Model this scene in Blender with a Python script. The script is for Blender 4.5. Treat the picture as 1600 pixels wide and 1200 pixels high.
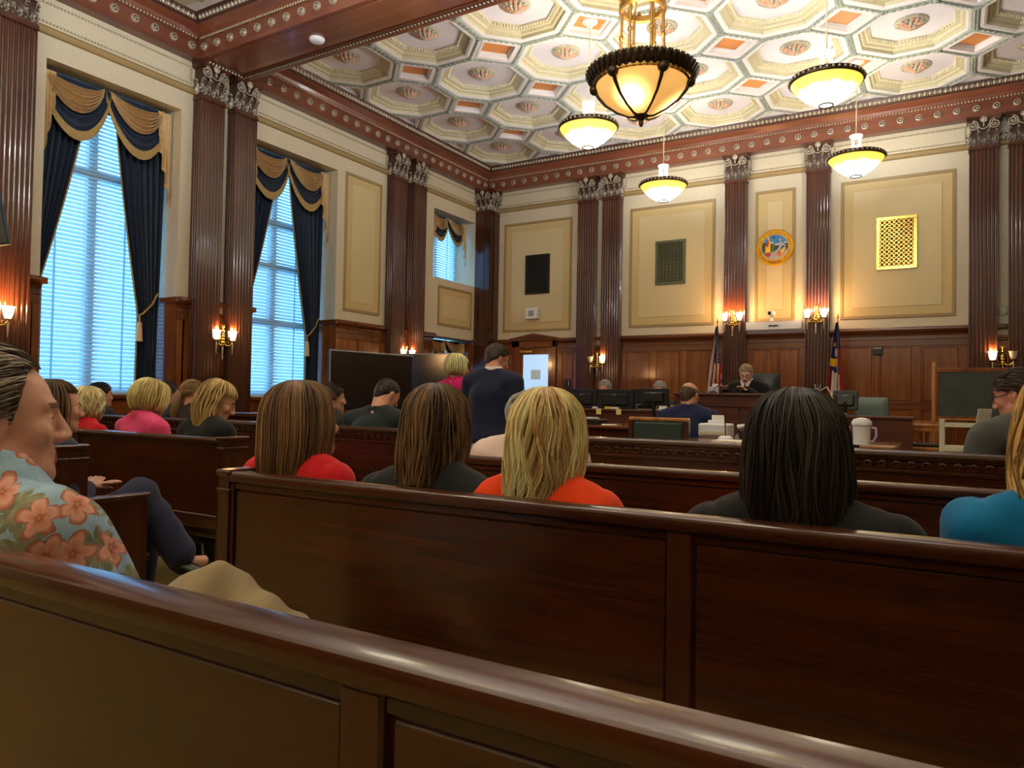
import bpy, bmesh, math, random
import numpy as np
from mathutils import Vector, Matrix

random.seed(7); RNG = np.random.default_rng(7)
SC = bpy.context.scene
for _o in list(bpy.data.objects):
    bpy.data.objects.remove(_o)
COL = SC.collection
PI = math.pi

# ------------------------------------------------------------------ camera
EYE = 1.20
_yaw, _pitch, _roll = math.radians(30.973), math.radians(1.272), math.radians(1.027)
_f = Vector((-math.sin(_yaw) * math.cos(_pitch), math.cos(_yaw) * math.cos(_pitch), math.sin(_pitch)))
_r = Vector((math.cos(_yaw), math.sin(_yaw), 0)); _u = _r.cross(_f)
_r2 = math.cos(_roll) * _r + math.sin(_roll) * _u
_u2 = -math.sin(_roll) * _r + math.cos(_roll) * _u
cam_d = bpy.data.cameras.new('camera'); cam = bpy.data.objects.new('camera', cam_d); COL.objects.link(cam)
cam_d.sensor_width = 36.0; cam_d.lens = 1150.0 / 1600.0 * 36.0; cam_d.clip_start = 0.05
cam.matrix_world = Matrix(((_r2.x, _u2.x, -_f.x, 0), (_r2.y, _u2.y, -_f.y, 0), (_r2.z, _u2.z, -_f.z, EYE), (0, 0, 0, 1)))
SC.camera = cam

# ------------------------------------------------------------------ world, exposure
W = bpy.data.worlds.new('world'); SC.world = W; W.use_nodes = True
_bg = W.node_tree.nodes['Background']
_bg.inputs[0].default_value = (0.22, 0.56, 1.0, 1); _bg.inputs[1].default_value = 3.2
SC.view_settings.view_transform = 'Standard'; SC.view_settings.look = 'None'
SC.view_settings.gamma = 1.0; SC.view_settings.use_curve_mapping = False
SC.view_settings.exposure = 0.70
SC.cycles.use_denoising = True
SC.cycles.max_bounces = 7; SC.cycles.diffuse_bounces = 4; SC.cycles.glossy_bounces = 3
SC.cycles.transmission_bounces = 6; SC.cycles.transparent_max_bounces = 8
SC.cycles.sample_clamp_indirect = 6.0
SC.cycles.caustics_reflective = False; SC.cycles.caustics_refractive = False

# room: left wall plane, back wall plane, right wall, rear wall
XL, YB, XR, YR = -7.78, 11.85, 3.02, -3.4
ZCAP = 2.34

# ------------------------------------------------------------------ colour + materials
def lin(r, g, b):
    f = lambda c: (c / 255 / 12.92) if c / 255 <= .04045 else ((c / 255 + .055) / 1.055) ** 2.4
    return (f(r), f(g), f(b), 1.0)
class NT:
    def __init__(s, name):
        s.m = bpy.data.materials.new(name); s.m.use_nodes = True
        s.t = s.m.node_tree; s.b = s.t.nodes['Principled BSDF']; s.out = s.t.nodes['Material Output']
    def n(s, typ, **kw):
        nd = s.t.nodes.new(typ)
        for k, v in kw.items():
            if k.startswith('i_'):
                key = k[2:]; key = int(key) if key.isdigit() else key.replace('_', ' ')
                nd.inputs[key].default_value = v
            else: setattr(nd, k, v)
        return nd
    def l(s, a, b): s.t.links.new(a, b)
    def ramp(s, fac, stops):
        r = s.n('ShaderNodeValToRGB'); e = r.color_ramp.elements
        while len(e) > 1: e.remove(e[-1])
        e[0].position, e[0].color = stops[0]
        for p, c in stops[1:]:
            q = e.new(p); q.color = c
        s.l(fac, r.inputs[0]); return r.outputs[0]
    def math(s, op, a, b=None, c=None):
        m = s.n('ShaderNodeMath', operation=op)
        for i, x in enumerate((a, b, c)):
            if x is None: continue
            if isinstance(x, (int, float)): m.inputs[i].default_value = x
            else: s.l(x, m.inputs[i])
        return m.outputs[0]
    def mix(s, fac, a, b, blend='MIX'):
        m = s.n('ShaderNodeMix', data_type='RGBA', blend_type=blend)
        for i, x in ((0, fac), (6, a), (7, b)):
            if isinstance(x, (int, float)): m.inputs[i].default_value = x
            elif isinstance(x, tuple): m.inputs[i].default_value = x
            else: s.l(x, m.inputs[i])
        return m.outputs[2]
    def bump(s, h, strength=.3, dist=.01):
        b = s.n('ShaderNodeBump', i_Strength=strength, i_Distance=dist); s.l(h, b.inputs['Height']); s.l(b.outputs[0], s.b.inputs['Normal'])
    def set(s, **kw):
        for k, v in kw.items(): s.b.inputs[k.replace('_', ' ')].default_value = v
        return s
def plain(name, col, rough=.5, metal=0., bump=0., bscale=60., var=.0, spec=.5, coat=0., sheen=0.):
    t = NT(name); t.set(Base_Color=col, Roughness=rough, Metallic=metal)
    t.b.inputs['Specular IOR Level'].default_value = spec
    if coat: t.set(Coat_Weight=coat, Coat_Roughness=.12)
    if sheen: t.set(Sheen_Weight=sheen, Sheen_Roughness=.5)
    tc = t.n('ShaderNodeTexCoord')
    nz = t.n('ShaderNodeTexNoise', i_Scale=bscale, i_Detail=3.); t.l(tc.outputs['Object'], nz.inputs['Vector'])
    if var:
        d = tuple(c * (1 - var) for c in col[:3]) + (1,); e = tuple(min(1, c * (1 + var)) for c in col[:3]) + (1,)
        t.l(t.ramp(nz.outputs[0], [(.3, d), (.7, e)]), t.b.inputs['Base Color'])
    if bump: t.bump(nz.outputs[0], bump, .004)
    return t.m
def wood(name, c0, c1, c2, axis='Z', rough=.28, coat=.35, scale=1.0, spec=.5):
    """varnished wood: long noise grain along one axis"""
    t = NT(name); tc = t.n('ShaderNodeTexCoord'); mp = t.n('ShaderNodeMapping'); t.l(tc.outputs['Object'], mp.inputs[0])
    s = {'X': (1.2, 22, 22), 'Y': (22, 1.2, 22), 'Z': (22, 22, 1.2)}[axis]
    mp.inputs['Scale'].default_value = tuple(q * scale for q in s)
    a = t.n('ShaderNodeTexNoise', i_Scale=1.0, i_Detail=5., i_Roughness=.65, i_Distortion=.5); t.l(mp.outputs[0], a.inputs['Vector'])
    b = t.n('ShaderNodeTexNoise', i_Scale=1.3, i_Detail=2.); t.l(tc.outputs['Object'], b.inputs['Vector'])
    f = t.math('ADD', t.math('MULTIPLY', a.outputs[0], .7), t.math('MULTIPLY', b.outputs[0], .3))
    t.l(t.ramp(f, [(.36, c0), (.5, c1), (.66, c2)]), t.b.inputs['Base Color'])
    t.set(Roughness=rough, Coat_Weight=coat, Coat_Roughness=.10); t.b.inputs['Specular IOR Level'].default_value = spec
    t.bump(a.outputs[0], .03, .002)
    return t.m
def emit(name, col, strength, base=None):
    t = NT(name); t.set(Base_Color=base or col, Roughness=.3); t.b.inputs['Emission Color'].default_value = col
    t.b.inputs['Emission Strength'].default_value = strength; return t.m

MT = {}
MT['pew'] = wood('pew_mahogany', lin(52, 23, 10), lin(66, 30, 13), lin(80, 39, 18), 'X', .24, .45)
MT['pewv'] = wood('pew_mahogany_upright', lin(46, 20, 9), lin(66, 30, 14), lin(84, 42, 20), 'Z', .3, .3)
MT['wains'] = wood('wainscot_mahogany', lin(98, 48, 17), lin(126, 67, 25), lin(150, 88, 37), 'Z', .2, .55, .5)
MT['wainsd'] = wood('wainscot_mahogany_rail', lin(78, 38, 15), lin(104, 54, 22), lin(122, 69, 31), 'X', .2, .55, .5)
MT['pil'] = wood('pilaster_mahogany', lin(64, 32, 20), lin(80, 42, 26), lin(92, 50, 32), 'Z', .22, .45, .3)
MT['corn'] = wood('cornice_mahogany', lin(100, 54, 38), lin(122, 69, 49), lin(138, 82, 60), 'X', .3, .3, .4)
MT['cream'] = plain('cream_plaster', lin(214, 204, 178), .55, var=.03, bump=.03, bscale=30)
MT['band'] = plain('ochre_band_paint', lin(206, 184, 130), .55, var=.03)
MT['ochre'] = plain('dark_ochre_moulding', lin(162, 139, 92), .5, var=.04)
MT['field'] = plain('panel_field_paint', lin(213, 197, 152), .55, var=.03)
MT['gilt'] = plain('worn_gilt', lin(186, 174, 146), .45, .35, bump=.4, bscale=90, var=.3)
MT['silver'] = plain('silver_gilt', lin(196, 186, 168), .35, .5, bump=.3, bscale=120, var=.3)
MT['lacq'] = plain('silvered_leaf_over_brown', lin(150, 138, 122), .38, .35, bump=.5, bscale=55, var=.0)
_n = MT['lacq'].node_tree; _nz = [q for q in _n.nodes if q.type == 'TEX_NOISE'][0]; _rp = _n.nodes.new('ShaderNodeValToRGB'); _rp.color_ramp.elements[0].position = .43; _rp.color_ramp.elements[0].color = lin(62, 42, 34); _rp.color_ramp.elements[1].position = .58; _rp.color_ramp.elements[1].color = lin(212, 204, 186); _n.links.new(_nz.outputs[0], _rp.inputs[0]); _n.links.new(_rp.outputs[0], _n.nodes['Principled BSDF'].inputs['Base Color'])
MT['capd'] = plain('capital_dark', lin(74, 48, 36), .4, var=.2)
MT['rib'] = plain('ceiling_white_rib', lin(226, 226, 230), .6, var=.03)
MT['coff'] = plain('coffer_cream', lin(200, 196, 168), .55, var=.06, bscale=20)
MT['cpan'] = plain('coffer_pale_lilac', lin(224, 224, 240), .65, var=.02)
MT['dent'] = plain('coffer_dentil', lin(228, 222, 196), .5, var=.1)
MT['orange'] = plain('coffer_orange', lin(206, 136, 76), .6, var=.08)
MT['guil'] = plain('guilloche_greygreen', lin(150, 162, 156), .5, bump=.5, bscale=70, var=.4)
MT['rose'] = plain('rosette_pink', lin(204, 164, 142), .5, var=.3, bscale=25)
MT['rosei'] = plain('rosette_grey', lin(172, 170, 156), .5, var=.3, bscale=25)
MT['carpet'] = plain('khaki_carpet', lin(150, 134, 84), .95, var=.12, bump=.6, bscale=240, spec=.1)
MT['brass'] = plain('polished_brass', lin(214, 176, 90), .22, 1., var=.1)
MT['brassd'] = plain('antique_bronze', lin(62, 46, 28), .38, .7, var=.3)
MT['brassm'] = plain('brushed_brass', lin(170, 134, 70), .32, .9, var=.2)
MT['black'] = plain('black_plastic', lin(16, 16, 18), .45)
MT['screen'] = plain('black_glass_screen', lin(12, 12, 14), .12, spec=.6)
MT['white'] = plain('white_plastic', lin(226, 228, 234), .4)
MT['paper'] = plain('white_paper', lin(236, 234, 226), .8)
MT['grey'] = plain('grey_plastic', lin(150, 152, 154), .5)
MT['navyv'] = plain('navy_velvet', lin(12, 34, 60), .7, var=.3, bscale=14, sheen=.15)
MT['goldf'] = plain('gold_drape', lin(216, 184, 132), .6, var=.12, bscale=20, sheen=.1)
MT['fringe'] = plain('gold_fringe', lin(170, 142, 86), .7, var=.4, bscale=90, bump=.8)
MT['leather'] = plain('green_leather', lin(42, 58, 56), .38, bump=.2, bscale=120, var=.1)
MT['leatherg'] = plain('grey_green_leather', lin(104, 122, 116), .4, bump=.2, bscale=120, var=.06)
MT['leatherb'] = plain('black_green_leather', lin(28, 38, 40), .32, bump=.2, bscale=120, var=.1)
MT['oak'] = wood('golden_oak', lin(150, 96, 46), lin(186, 128, 68), lin(204, 150, 88), 'Z', .3, .3)
MT['chalk'] = plain('slate_green_chalkboard', lin(66, 73, 67), .75, var=.18, bscale=6)
MT['creamp'] = plain('cream_metal', lin(206, 204, 178), .45)

# ------------------------------------------------------------------ mesh builder
class MB:
    def __init__(s): s.v = []; s.f = []; s.mi = []; s.tone = None
    def add(s, v, f, m=0):
        o = len(s.v); s.v.extend([tuple(map(float, p)) for p in v]); s.f.extend([tuple(i + o for i in q) for q in f]); s.mi.extend([m] * len(f)); return s
    def box(s, x0, x1, y0, y1, z0, z1, c=0., m=0):
        if c <= 0:
            v = [(x, y, z) for x in (x0, x1) for y in (y0, y1) for z in (z0, z1)]
            return s.add(v, [(0, 1, 3, 2), (4, 6, 7, 5), (0, 4, 5, 1), (2, 3, 7, 6), (0, 2, 6, 4), (1, 5, 7, 3)], m)
        # chamfered box via convex hull of 24 points
        bm = bmesh.new()
        for sx in (0, 1):
            for sy in (0, 1):
                for sz in (0, 1):
                    X = (x0, x1)[sx]; Y = (y0, y1)[sy]; Z = (z0, z1)[sz]
                    dx, dy, dz = c * (1 - 2 * sx), c * (1 - 2 * sy), c * (1 - 2 * sz)
                    for p in ((X, Y + dy, Z + dz), (X + dx, Y, Z + dz), (X + dx, Y + dy, Z)): bm.verts.new(p)
        bmesh.ops.convex_hull(bm, input=bm.verts); bm.verts.index_update()
        s.add([q.co[:] for q in bm.verts], [[q.index for q in f.verts] for f in bm.faces], m); bm.free(); return s
    def sweep(s, prof, A, B, out, up=(0, 0, 1), mit=(0, 0), m=0, cap=True):
        """profile [(o,z)] swept from A to B; o along 'out'; mit = mitre factor at both ends"""
        A, B, out, up = Vector(A), Vector(B), Vector(out), Vector(up); d = (B - A).normalized(); n = len(prof)
        v = []
        for P, mm, sg in ((A, mit[0], 1), (B, mit[1], -1)):
            for o, z in prof: v.append(P + out * o + up * z + d * (sg * mm * o))
        f = [(i, (i + 1) % n, n + (i + 1) % n, n + i) for i in range(n)]
        if cap: f += [tuple(range(n - 1, -1, -1)), tuple(range(n, 2 * n))]
        return s.add(v, f, m)
    def lathe(s, prof, n=24, c=(0, 0, 0), m=0, a0=0., mat=None, cap=False, sx=1., sy=1.):
        v = []; k = len(prof)
        for r, z in prof:
            for i in range(n):
                a = a0 + 2 * PI * i / n; p = Vector((r * sx * math.cos(a), r * sy * math.sin(a), z))
                if mat is not None: p = mat @ p
                v.append(p + Vector(c))
        f = [(j * n + i, j * n + (i + 1) % n, (j + 1) * n + (i + 1) % n, (j + 1) * n + i) for j in range(k - 1) for i in range(n)]
        if cap: f += [tuple(range(n - 1, -1, -1)), tuple((k - 1) * n + i for i in range(n))]
        return s.add(v, f, m)
    def tube(s, pts, rad, n=8, m=0, flat=1., cap=True, upv=None):
        pts = [Vector(p) for p in pts]; k = len(pts)
        rad = [rad] * k if isinstance(rad, (int, float)) else list(rad)
        v = []; ref = Vector(upv) if upv is not None else None; pn = None
        for i, p in enumerate(pts):
            d = (pts[min(i + 1, k - 1)] - pts[max(i - 1, 0)])
            d = d.normalized() if d.length > 1e-9 else Vector((0, 0, 1))
            if pn is None:
                q = ref or (Vector((0, 0, 1)) if abs(d.z) < .9 else Vector((1, 0, 0)))
                pn = (q - d * q.dot(d)).normalized()
            else:
                pn = (pn - d * pn.dot(d)); pn = pn.normalized() if pn.length > 1e-6 else d.orthogonal().normalized()
            b = d.cross(pn)
            for j in range(n):
                a = 2 * PI * j / n; v.append(p + (pn * math.cos(a) * flat + b * math.sin(a)) * rad[i])
        f = [(i * n + j, i * n + (j + 1) % n, (i + 1) * n + (j + 1) % n, (i + 1) * n + j) for i in range(k - 1) for j in range(n)]
        if cap: f += [tuple(range(n - 1, -1, -1)), tuple((k - 1) * n + j for j in range(n))]
        return s.add(v, f, m)
    def ell(s, c, r, n=10, k=7, mat=None, m=0):
        v = []
        for j in range(k + 1):
            t = PI * j / k
            for i in range(n):
                a = 2 * PI * i / n; p = Vector((r[0] * math.sin(t) * math.cos(a), r[1] * math.sin(t) * math.sin(a), r[2] * math.cos(t)))
                if mat is not None: p = mat @ p
                v.append(p + Vector(c))
        f = [(j * n + i, (j + 1) * n + i, (j + 1) * n + (i + 1) % n, j * n + (i + 1) % n) for j in range(k) for i in range(n)]
        return s.add(v, f, m)
    def grid(s, P, th=0., m=0, wrap=False):
        """P [i][j] points -> sheet, optional thickness (two skins + rim)"""
        P = np.asarray(P, float); a, b = P.shape[:2]
        idx = lambda i, j: i * b + j
        f = [(idx(i, j), idx(i, (j + 1) % b), idx(i + 1, (j + 1) % b), idx(i + 1, j)) for i in range(a - 1) for j in range(b if wrap else b - 1)]
        v = P.reshape(-1, 3)
        if th > 0:
            du = np.gradient(P, axis=0); dv = np.gradient(P, axis=1); nn = np.cross(du, dv); nn /= (np.linalg.norm(nn, axis=2, keepdims=True) + 1e-12)
            v2 = (P - nn * th).reshape(-1, 3); k = a * b
            f2 = [tuple(k + q for q in reversed(t)) for t in f]
            rim = []
            bd = [idx(0, j) for j in range(b)] + [idx(i, b - 1) for i in range(1, a)] + [idx(a - 1, j) for j in range(b - 2, -1, -1)] + [idx(i, 0) for i in range(a - 2, 0, -1)]
            if not wrap:
                rim = [(bd[i], bd[(i + 1) % len(bd)], k + bd[(i + 1) % len(bd)], k + bd[i]) for i in range(len(bd))]
            return s.add(np.vstack([v, v2]), f + f2 + rim, m)
        return s.add(v, f, m)
    def poly(s, pts, z0, z1, m=0):
        n = len(pts); v = [(x, y, z0) for x, y in pts] + [(x, y, z1) for x, y in pts]
        return s.add(v, [tuple(range(n - 1, -1, -1)), tuple(range(n, 2 * n))] + [(i, (i + 1) % n, n + (i + 1) % n, n + i) for i in range(n)], m)
    def build(s, name, mat, parent=None, smooth=35., loc=None, **props):
        me = bpy.data.meshes.new(name); me.from_pydata(s.v, [], s.f); 
        mats = mat if isinstance(mat, (list, tuple)) else [mat]
        for q in mats: me.materials.append(q)
        if len(mats) > 1: me.polygons.foreach_set('material_index', s.mi)
        bm = bmesh.new(); bm.from_mesh(me); bmesh.ops.recalc_face_normals(bm, faces=bm.faces); bm.to_mesh(me); bm.free()
        if s.tone is not None:
            at = me.attributes.new('tone', 'FLOAT', 'POINT'); at.data.foreach_set('value', np.asarray(s.tone, np.float32))
        if smooth:
            me.shade_smooth()
            if smooth < 180: me.set_sharp_from_angle(angle=math.radians(smooth))
        return link(name, me, parent, loc, **props)
def link(name, me, parent=None, loc=None, rot=None, **props):
    o = bpy.data.objects.new(name, me); COL.objects.link(o)
    if parent is not None: o.parent = parent
    if loc is not None: o.location = loc
    if rot is not None: o.rotation_euler = rot
    for k, v in props.items(): o[k] = v
    return o
def thing(name, label, cat, loc=(0, 0, 0), rz=0., group=None):
    o = bpy.data.objects.new(name, None); COL.objects.link(o); o.location = loc; o.rotation_euler = (0, 0, rz)
    o.empty_display_size = .1; o['label'] = label; o['category'] = cat
    if group: o['group'] = group
    return o
def tag(o, label, cat, group=None):
    o['label'] = label; o['category'] = cat
    if group: o['group'] = group
    return o
def dup(root, loc, rz=None, label=None, group=None):
    """copy of a thing with copies of its parts and sub-parts (mesh data shared)"""
    r = root.copy(); COL.objects.link(r); r.location = loc
    if rz is not None: r.rotation_euler = (0, 0, rz)
    if label: r['label'] = label
    if group: r['group'] = group
    def rec(src, dst):
        for ch in list(src.children):
            c = ch.copy(); COL.objects.link(c); c.parent = dst; rec(ch, c)
    rec(root, r); return r
def lamp(name, kind, loc, power, col, parent=None, **kw):
    d = bpy.data.lights.new(name, kind); d.energy = power; d.color = col
    for k, v in kw.items(): setattr(d, k, v)
    o = bpy.data.objects.new(name, d); COL.objects.link(o); o.location = loc
    if parent is not None: o.parent = parent
    return o
# ================================================================== ROOM SHELL
def struct(o): o['kind'] = 'structure'; return o
TW = .55                                       # depth of the outer wall
struct(MB().box(XL - TW, XR + .2, YR - .2, YB + .2, -.12, 0).build('floor', MT['carpet'], smooth=0))
struct(MB().box(XL - TW, XR + .2, YR - .2, YB + .2, 5.86, 6.0).build('ceiling_slab', MT['cream'], smooth=0)).name = 'ceiling'
CEIL = bpy.data.objects['ceiling']
W1, W2, W3 = (3.82, 5.32), (6.37, 7.88), (10.22, 11.52)     # window recesses along the left wall
ZW = 4.54; SILL = 1.17
wl = MB()
for a, b in ((YR, W1[0]), (W1[1], W2[0]), (W2[1], W3[0]), (W3[1], YB + .2)): wl.box(XL - TW, XL, a, b, 0, 5.86)
for a, b in (W1, W2, W3): wl.box(XL - TW, XL, a, b, ZW, 5.86); wl.box(XL - TW, XL, a, b, 0, SILL - .03)
wl.box(XL - .42, XL, W3[0], W3[1], 2.31, 3.33)
WALL_L = struct(wl.build('wall_left', MT['cream'], smooth=0))
WALL_B = struct(MB().box(XL - TW, XR + .2, YB, YB + .2, 0, 5.86).build('wall_back', MT['cream'], smooth=0))
WALL_R = struct(MB().box(XR, XR + .2, YR - .2, YB, 0, 5.86).build('wall_right', MT['cream'], smooth=0))
WALL_F = struct(MB().box(XL - TW, XR, YR - .2, YR, 0, 5.86).build('wall_rear', MT['cream'], smooth=0))
MB().box(XR - .03, XR, YR, YB, 0, ZCAP).build('wainscot_board', MT['wains'], WALL_R, 0)
MB().box(XL, XR, YR, YR + .03, 0, ZCAP).build('wainscot_board', MT['wains'], WALL_F, 0)

def mapB(t, o, z): return (t, YB - o, z)
def mapL(t, o, z): return (XL + o, t, z)
class WM(MB):
    """mesh builder in wall coordinates (t along the wall, o out of it, z up)"""
    def __init__(s, mp): super().__init__(); s.mp = mp
    def build(s, *a, **k):
        s.v = [s.mp(*p) for p in s.v]; return super().build(*a, **k)
def wb(mp, t0, t1, o0, o1, z0, z1, c=0.): return WM(mp).box(t0, t1, o0, o1, z0, z1, c)

CAPP = [(0, 2.22), (.035, 2.22), (.04, 2.25), (.06, 2.262), (.075, 2.285), (.08, 2.30), (.08, 2.325), (.07, 2.34), (0, 2.34)]
def wainscot(mp, wall, t0, t1, stiles=(), zlow=1.22):
    """boarded dado: backing, base, rails, stiles, sunk panels, cap moulding; stiles = [(a, b), ...] between t0 and t1"""
    wb(mp, t0, t1, 0, .016, 0, 2.25).build('backing_board', MT['wains'], wall, 0)
    wb(mp, t0, t1, 0, .05, 0, .2, .008).build('base_board', MT['wainsd'], wall, 0)
    for a, b in ((2.07, 2.16), (zlow - .05, zlow + .05), (.2, .3)): wb(mp, t0, t1, 0, .034, a, b, .004).build('rail', MT['wainsd'], wall, 0)
    wb(mp, t0, t1, 0, .026, 2.165, 2.22, .003).build('frieze_board', MT['wainsd'], wall, 0)
    s = [(t0, t0 + .09)] + list(stiles) + [(t1 - .09, t1)]
    for a, b in s:
        for z0, z1 in ((.3, zlow - .05), (zlow + .05, 2.07)): wb(mp, a, b, 0, .034, z0, z1, .004).build('stile', MT['wains'], wall, 0)
    for (a, b), (c, d) in zip(s[:-1], s[1:]):
        if c - b < .05: continue
        for z0, z1 in ((.3, zlow - .05), (zlow + .05, 2.07)):
            wb(mp, b + .022, c - .022, 0, .026, z0 + .022, z1 - .022, .009).build('panel', MT['wains'], wall, 0)
    w = WM(mp); w.v = []; 
    n = len(CAPP)
    for t in (t0, t1):
        for o, z in CAPP: w.v.append((t, o, z))
    w.f = [(i, (i + 1) % n, n + (i + 1) % n, n + i) for i in range(n)] + [tuple(range(n)), tuple(range(n, 2 * n))]; w.mi = [0] * (n + 2)
    w.build('cap_moulding', MT['wainsd'], wall, 40)
for t0, t1, st in ((-7.45, -7.1, ()), (-6.14, -5.725, ()), (-4.925, -3.135, ((-4.38, -4.28), (-3.86, -3.76))), (-2.805, -1.915, ((-2.40, -2.33),)),
                   (-1.585, .17, ((-1.0, -.93), (-.49, -.39))), (.95, 2.7, ((1.4, 1.5), (2.0, 2.1)))):
    wainscot(mapB, WALL_B, t0, t1, st)
for t0, t1, st in ((2.0, 3.33, ()), (3.66, W1[0], ()), (W1[1], 5.47, ()), (6.285, W2[0], ()), (W2[1], 8.975, ((8.36, 8.46),)), (9.815, W3[0], ())):
    wainscot(mapL, WALL_L, t0, t1, st)
# narrow boarding in the gaps of the pilaster pairs, with a round plate above
for mp, wall, t0, t1 in ((mapB, WALL_B, -5.395, -5.255), (mapB, WALL_B, .5, .62), (mapL, WALL_L, 5.80, 5.955), (mapL, WALL_L, 9.305, 9.485)):
    wb(mp, t0, t1, 0, .03, 0, 2.2).build('backing_board', MT['wains'], wall, 0)
    wb(mp, t0, t1, 0, .07, 2.28, 2.34, .01).build('cap_moulding', MT['wainsd'], wall, 0)
    wb(mp, t0, t1, 0, .05, 2.12, 2.16, .01).build('rail', MT['wainsd'], wall, 0)
# wooden linings of the window recesses below the dado cap
for (a, b) in (W1, W2, W3):
    for t0, t1, s in ((a, a + .018, 1), (b - .018, b, -1)):
        MB().box(XL - .42, XL + .01, t0, t1, SILL, 2.31).build('recess_lining', MT['wains'], WALL_L, 0)
        MB().box(XL - .42, XL + .07, min(t0, t0 + s * .03), max(t1, t1 + s * .03), 2.27, 2.335, .006).build('recess_cap', MT['wainsd'], WALL_L, 0)
    MB().box(XL - .44, XL + .07, a, b, SILL - .03, SILL + .012, .006).build('sill_board', MT['wainsd'], WALL_L, 0)
    MB().box(XL, XL + .03, a, b, 0, SILL - .03).build('apron_board', MT['wains'], WALL_L, 0)
    MB().box(XL, XL + .09, a, b, .93, .99, .012).build('apron_rail', MT['wainsd'], WALL_L, 0)

# ---- framed plaster panels
def frame_mb(mp, t0, t1, z0, z1, w, o0, o1, c=.004):
    m = WM(mp)
    m.box(t0, t1, o0, o1, z1 - w, z1, c); m.box(t0, t1, o0, o1, z0, z0 + w, c)
    m.box(t0, t0 + w, o0, o1, z0 + w, z1 - w, c); m.box(t1 - w, t1, o0, o1, z0 + w, z1 - w, c); return m
def wall_panel(mp, wall, t0, t1, z0, z1, bw):
    frame_mb(mp, t0, t1, z0, z1, .045, 0, .016).build('panel_moulding', MT['ochre'], wall, 0)
    frame_mb(mp, t0 + .045, t1 - .045, z0 + .045, z1 - .045, bw - .045, 0, .006, .001).build('panel_band', MT['band'], wall, 0)
    wb(mp, t0 + bw, t1 - bw, 0, .013, z0 + bw, z1 - bw, .004).build('panel_field', MT['field'], wall, 0)
for t0, t1 in ((-7.33, -5.9), (-4.79, -3.32), (-1.45, .02), (1.1, 2.5)): wall_panel(mapB, WALL_B, t0, t1, 2.48, 4.53, .165)
wall_panel(mapB, WALL_B, -2.69, -2.09, 2.5, 4.55, .18)
wall_panel(mapL, WALL_L, 8.04, 8.85, 2.49, 4.57, .15)
wall_panel(mapL, WALL_L, 10.37, 11.42, 2.50, 3.21, .15)

# ---- frieze panels under the cornice and the architrave moulding
ARCH = [(0, 4.765), (.03, 4.77), (.045, 4.79), (.05, 4.815), (.03, 4.83), (.02, 4.85), (0, 4.855)]
def frieze(mp, wall, t0, t1):
    w = WM(mp); n = len(ARCH); w.v = [(t, o, z) for t in (t0, t1) for o, z in ARCH]
    w.f = [(i, (i + 1) % n, n + (i + 1) % n, n + i) for i in range(n)] + [tuple(range(n)), tuple(range(n, 2 * n))]; w.mi = [0] * (n + 2)
    w.build('architrave_moulding', MT['ochre'], wall, 40)
    if t1 - t0 < .2: return
    b = WM(mp); g = .045; z0, z1 = 4.89, 5.085
    nt = int((t1 - t0 - 2 * g) / .034)
    for z in (z0, z1):
        for i in range(nt + 1):
            b.ell((t0 + g + (t1 - t0 - 2 * g) * i / nt, .004, z), (.013, .012, .013), 6, 4)
    for t in (t0 + g, t1 - g):
        for i in range(1, 6): b.ell((t, .004, z0 + (z1 - z0) * i / 6), (.013, .012, .013), 6, 4)
    b.build('frieze_beading', MT['gilt'], wall, 60, kind='stuff')
for t in ((-7.45, -5.725), (-4.925, -3.135), (-2.805, -1.915), (-1.585, .17), (.95, 2.7), (-5.395, -5.255), (.5, .62)): frieze(mapB, WALL_B, *t)
for t in ((2.0, 3.33), (3.66, 5.47), (6.285, 8.975), (9.815, 11.5), (5.80, 5.955), (9.305, 9.485)): frieze(mapL, WALL_L, *t)

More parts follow.
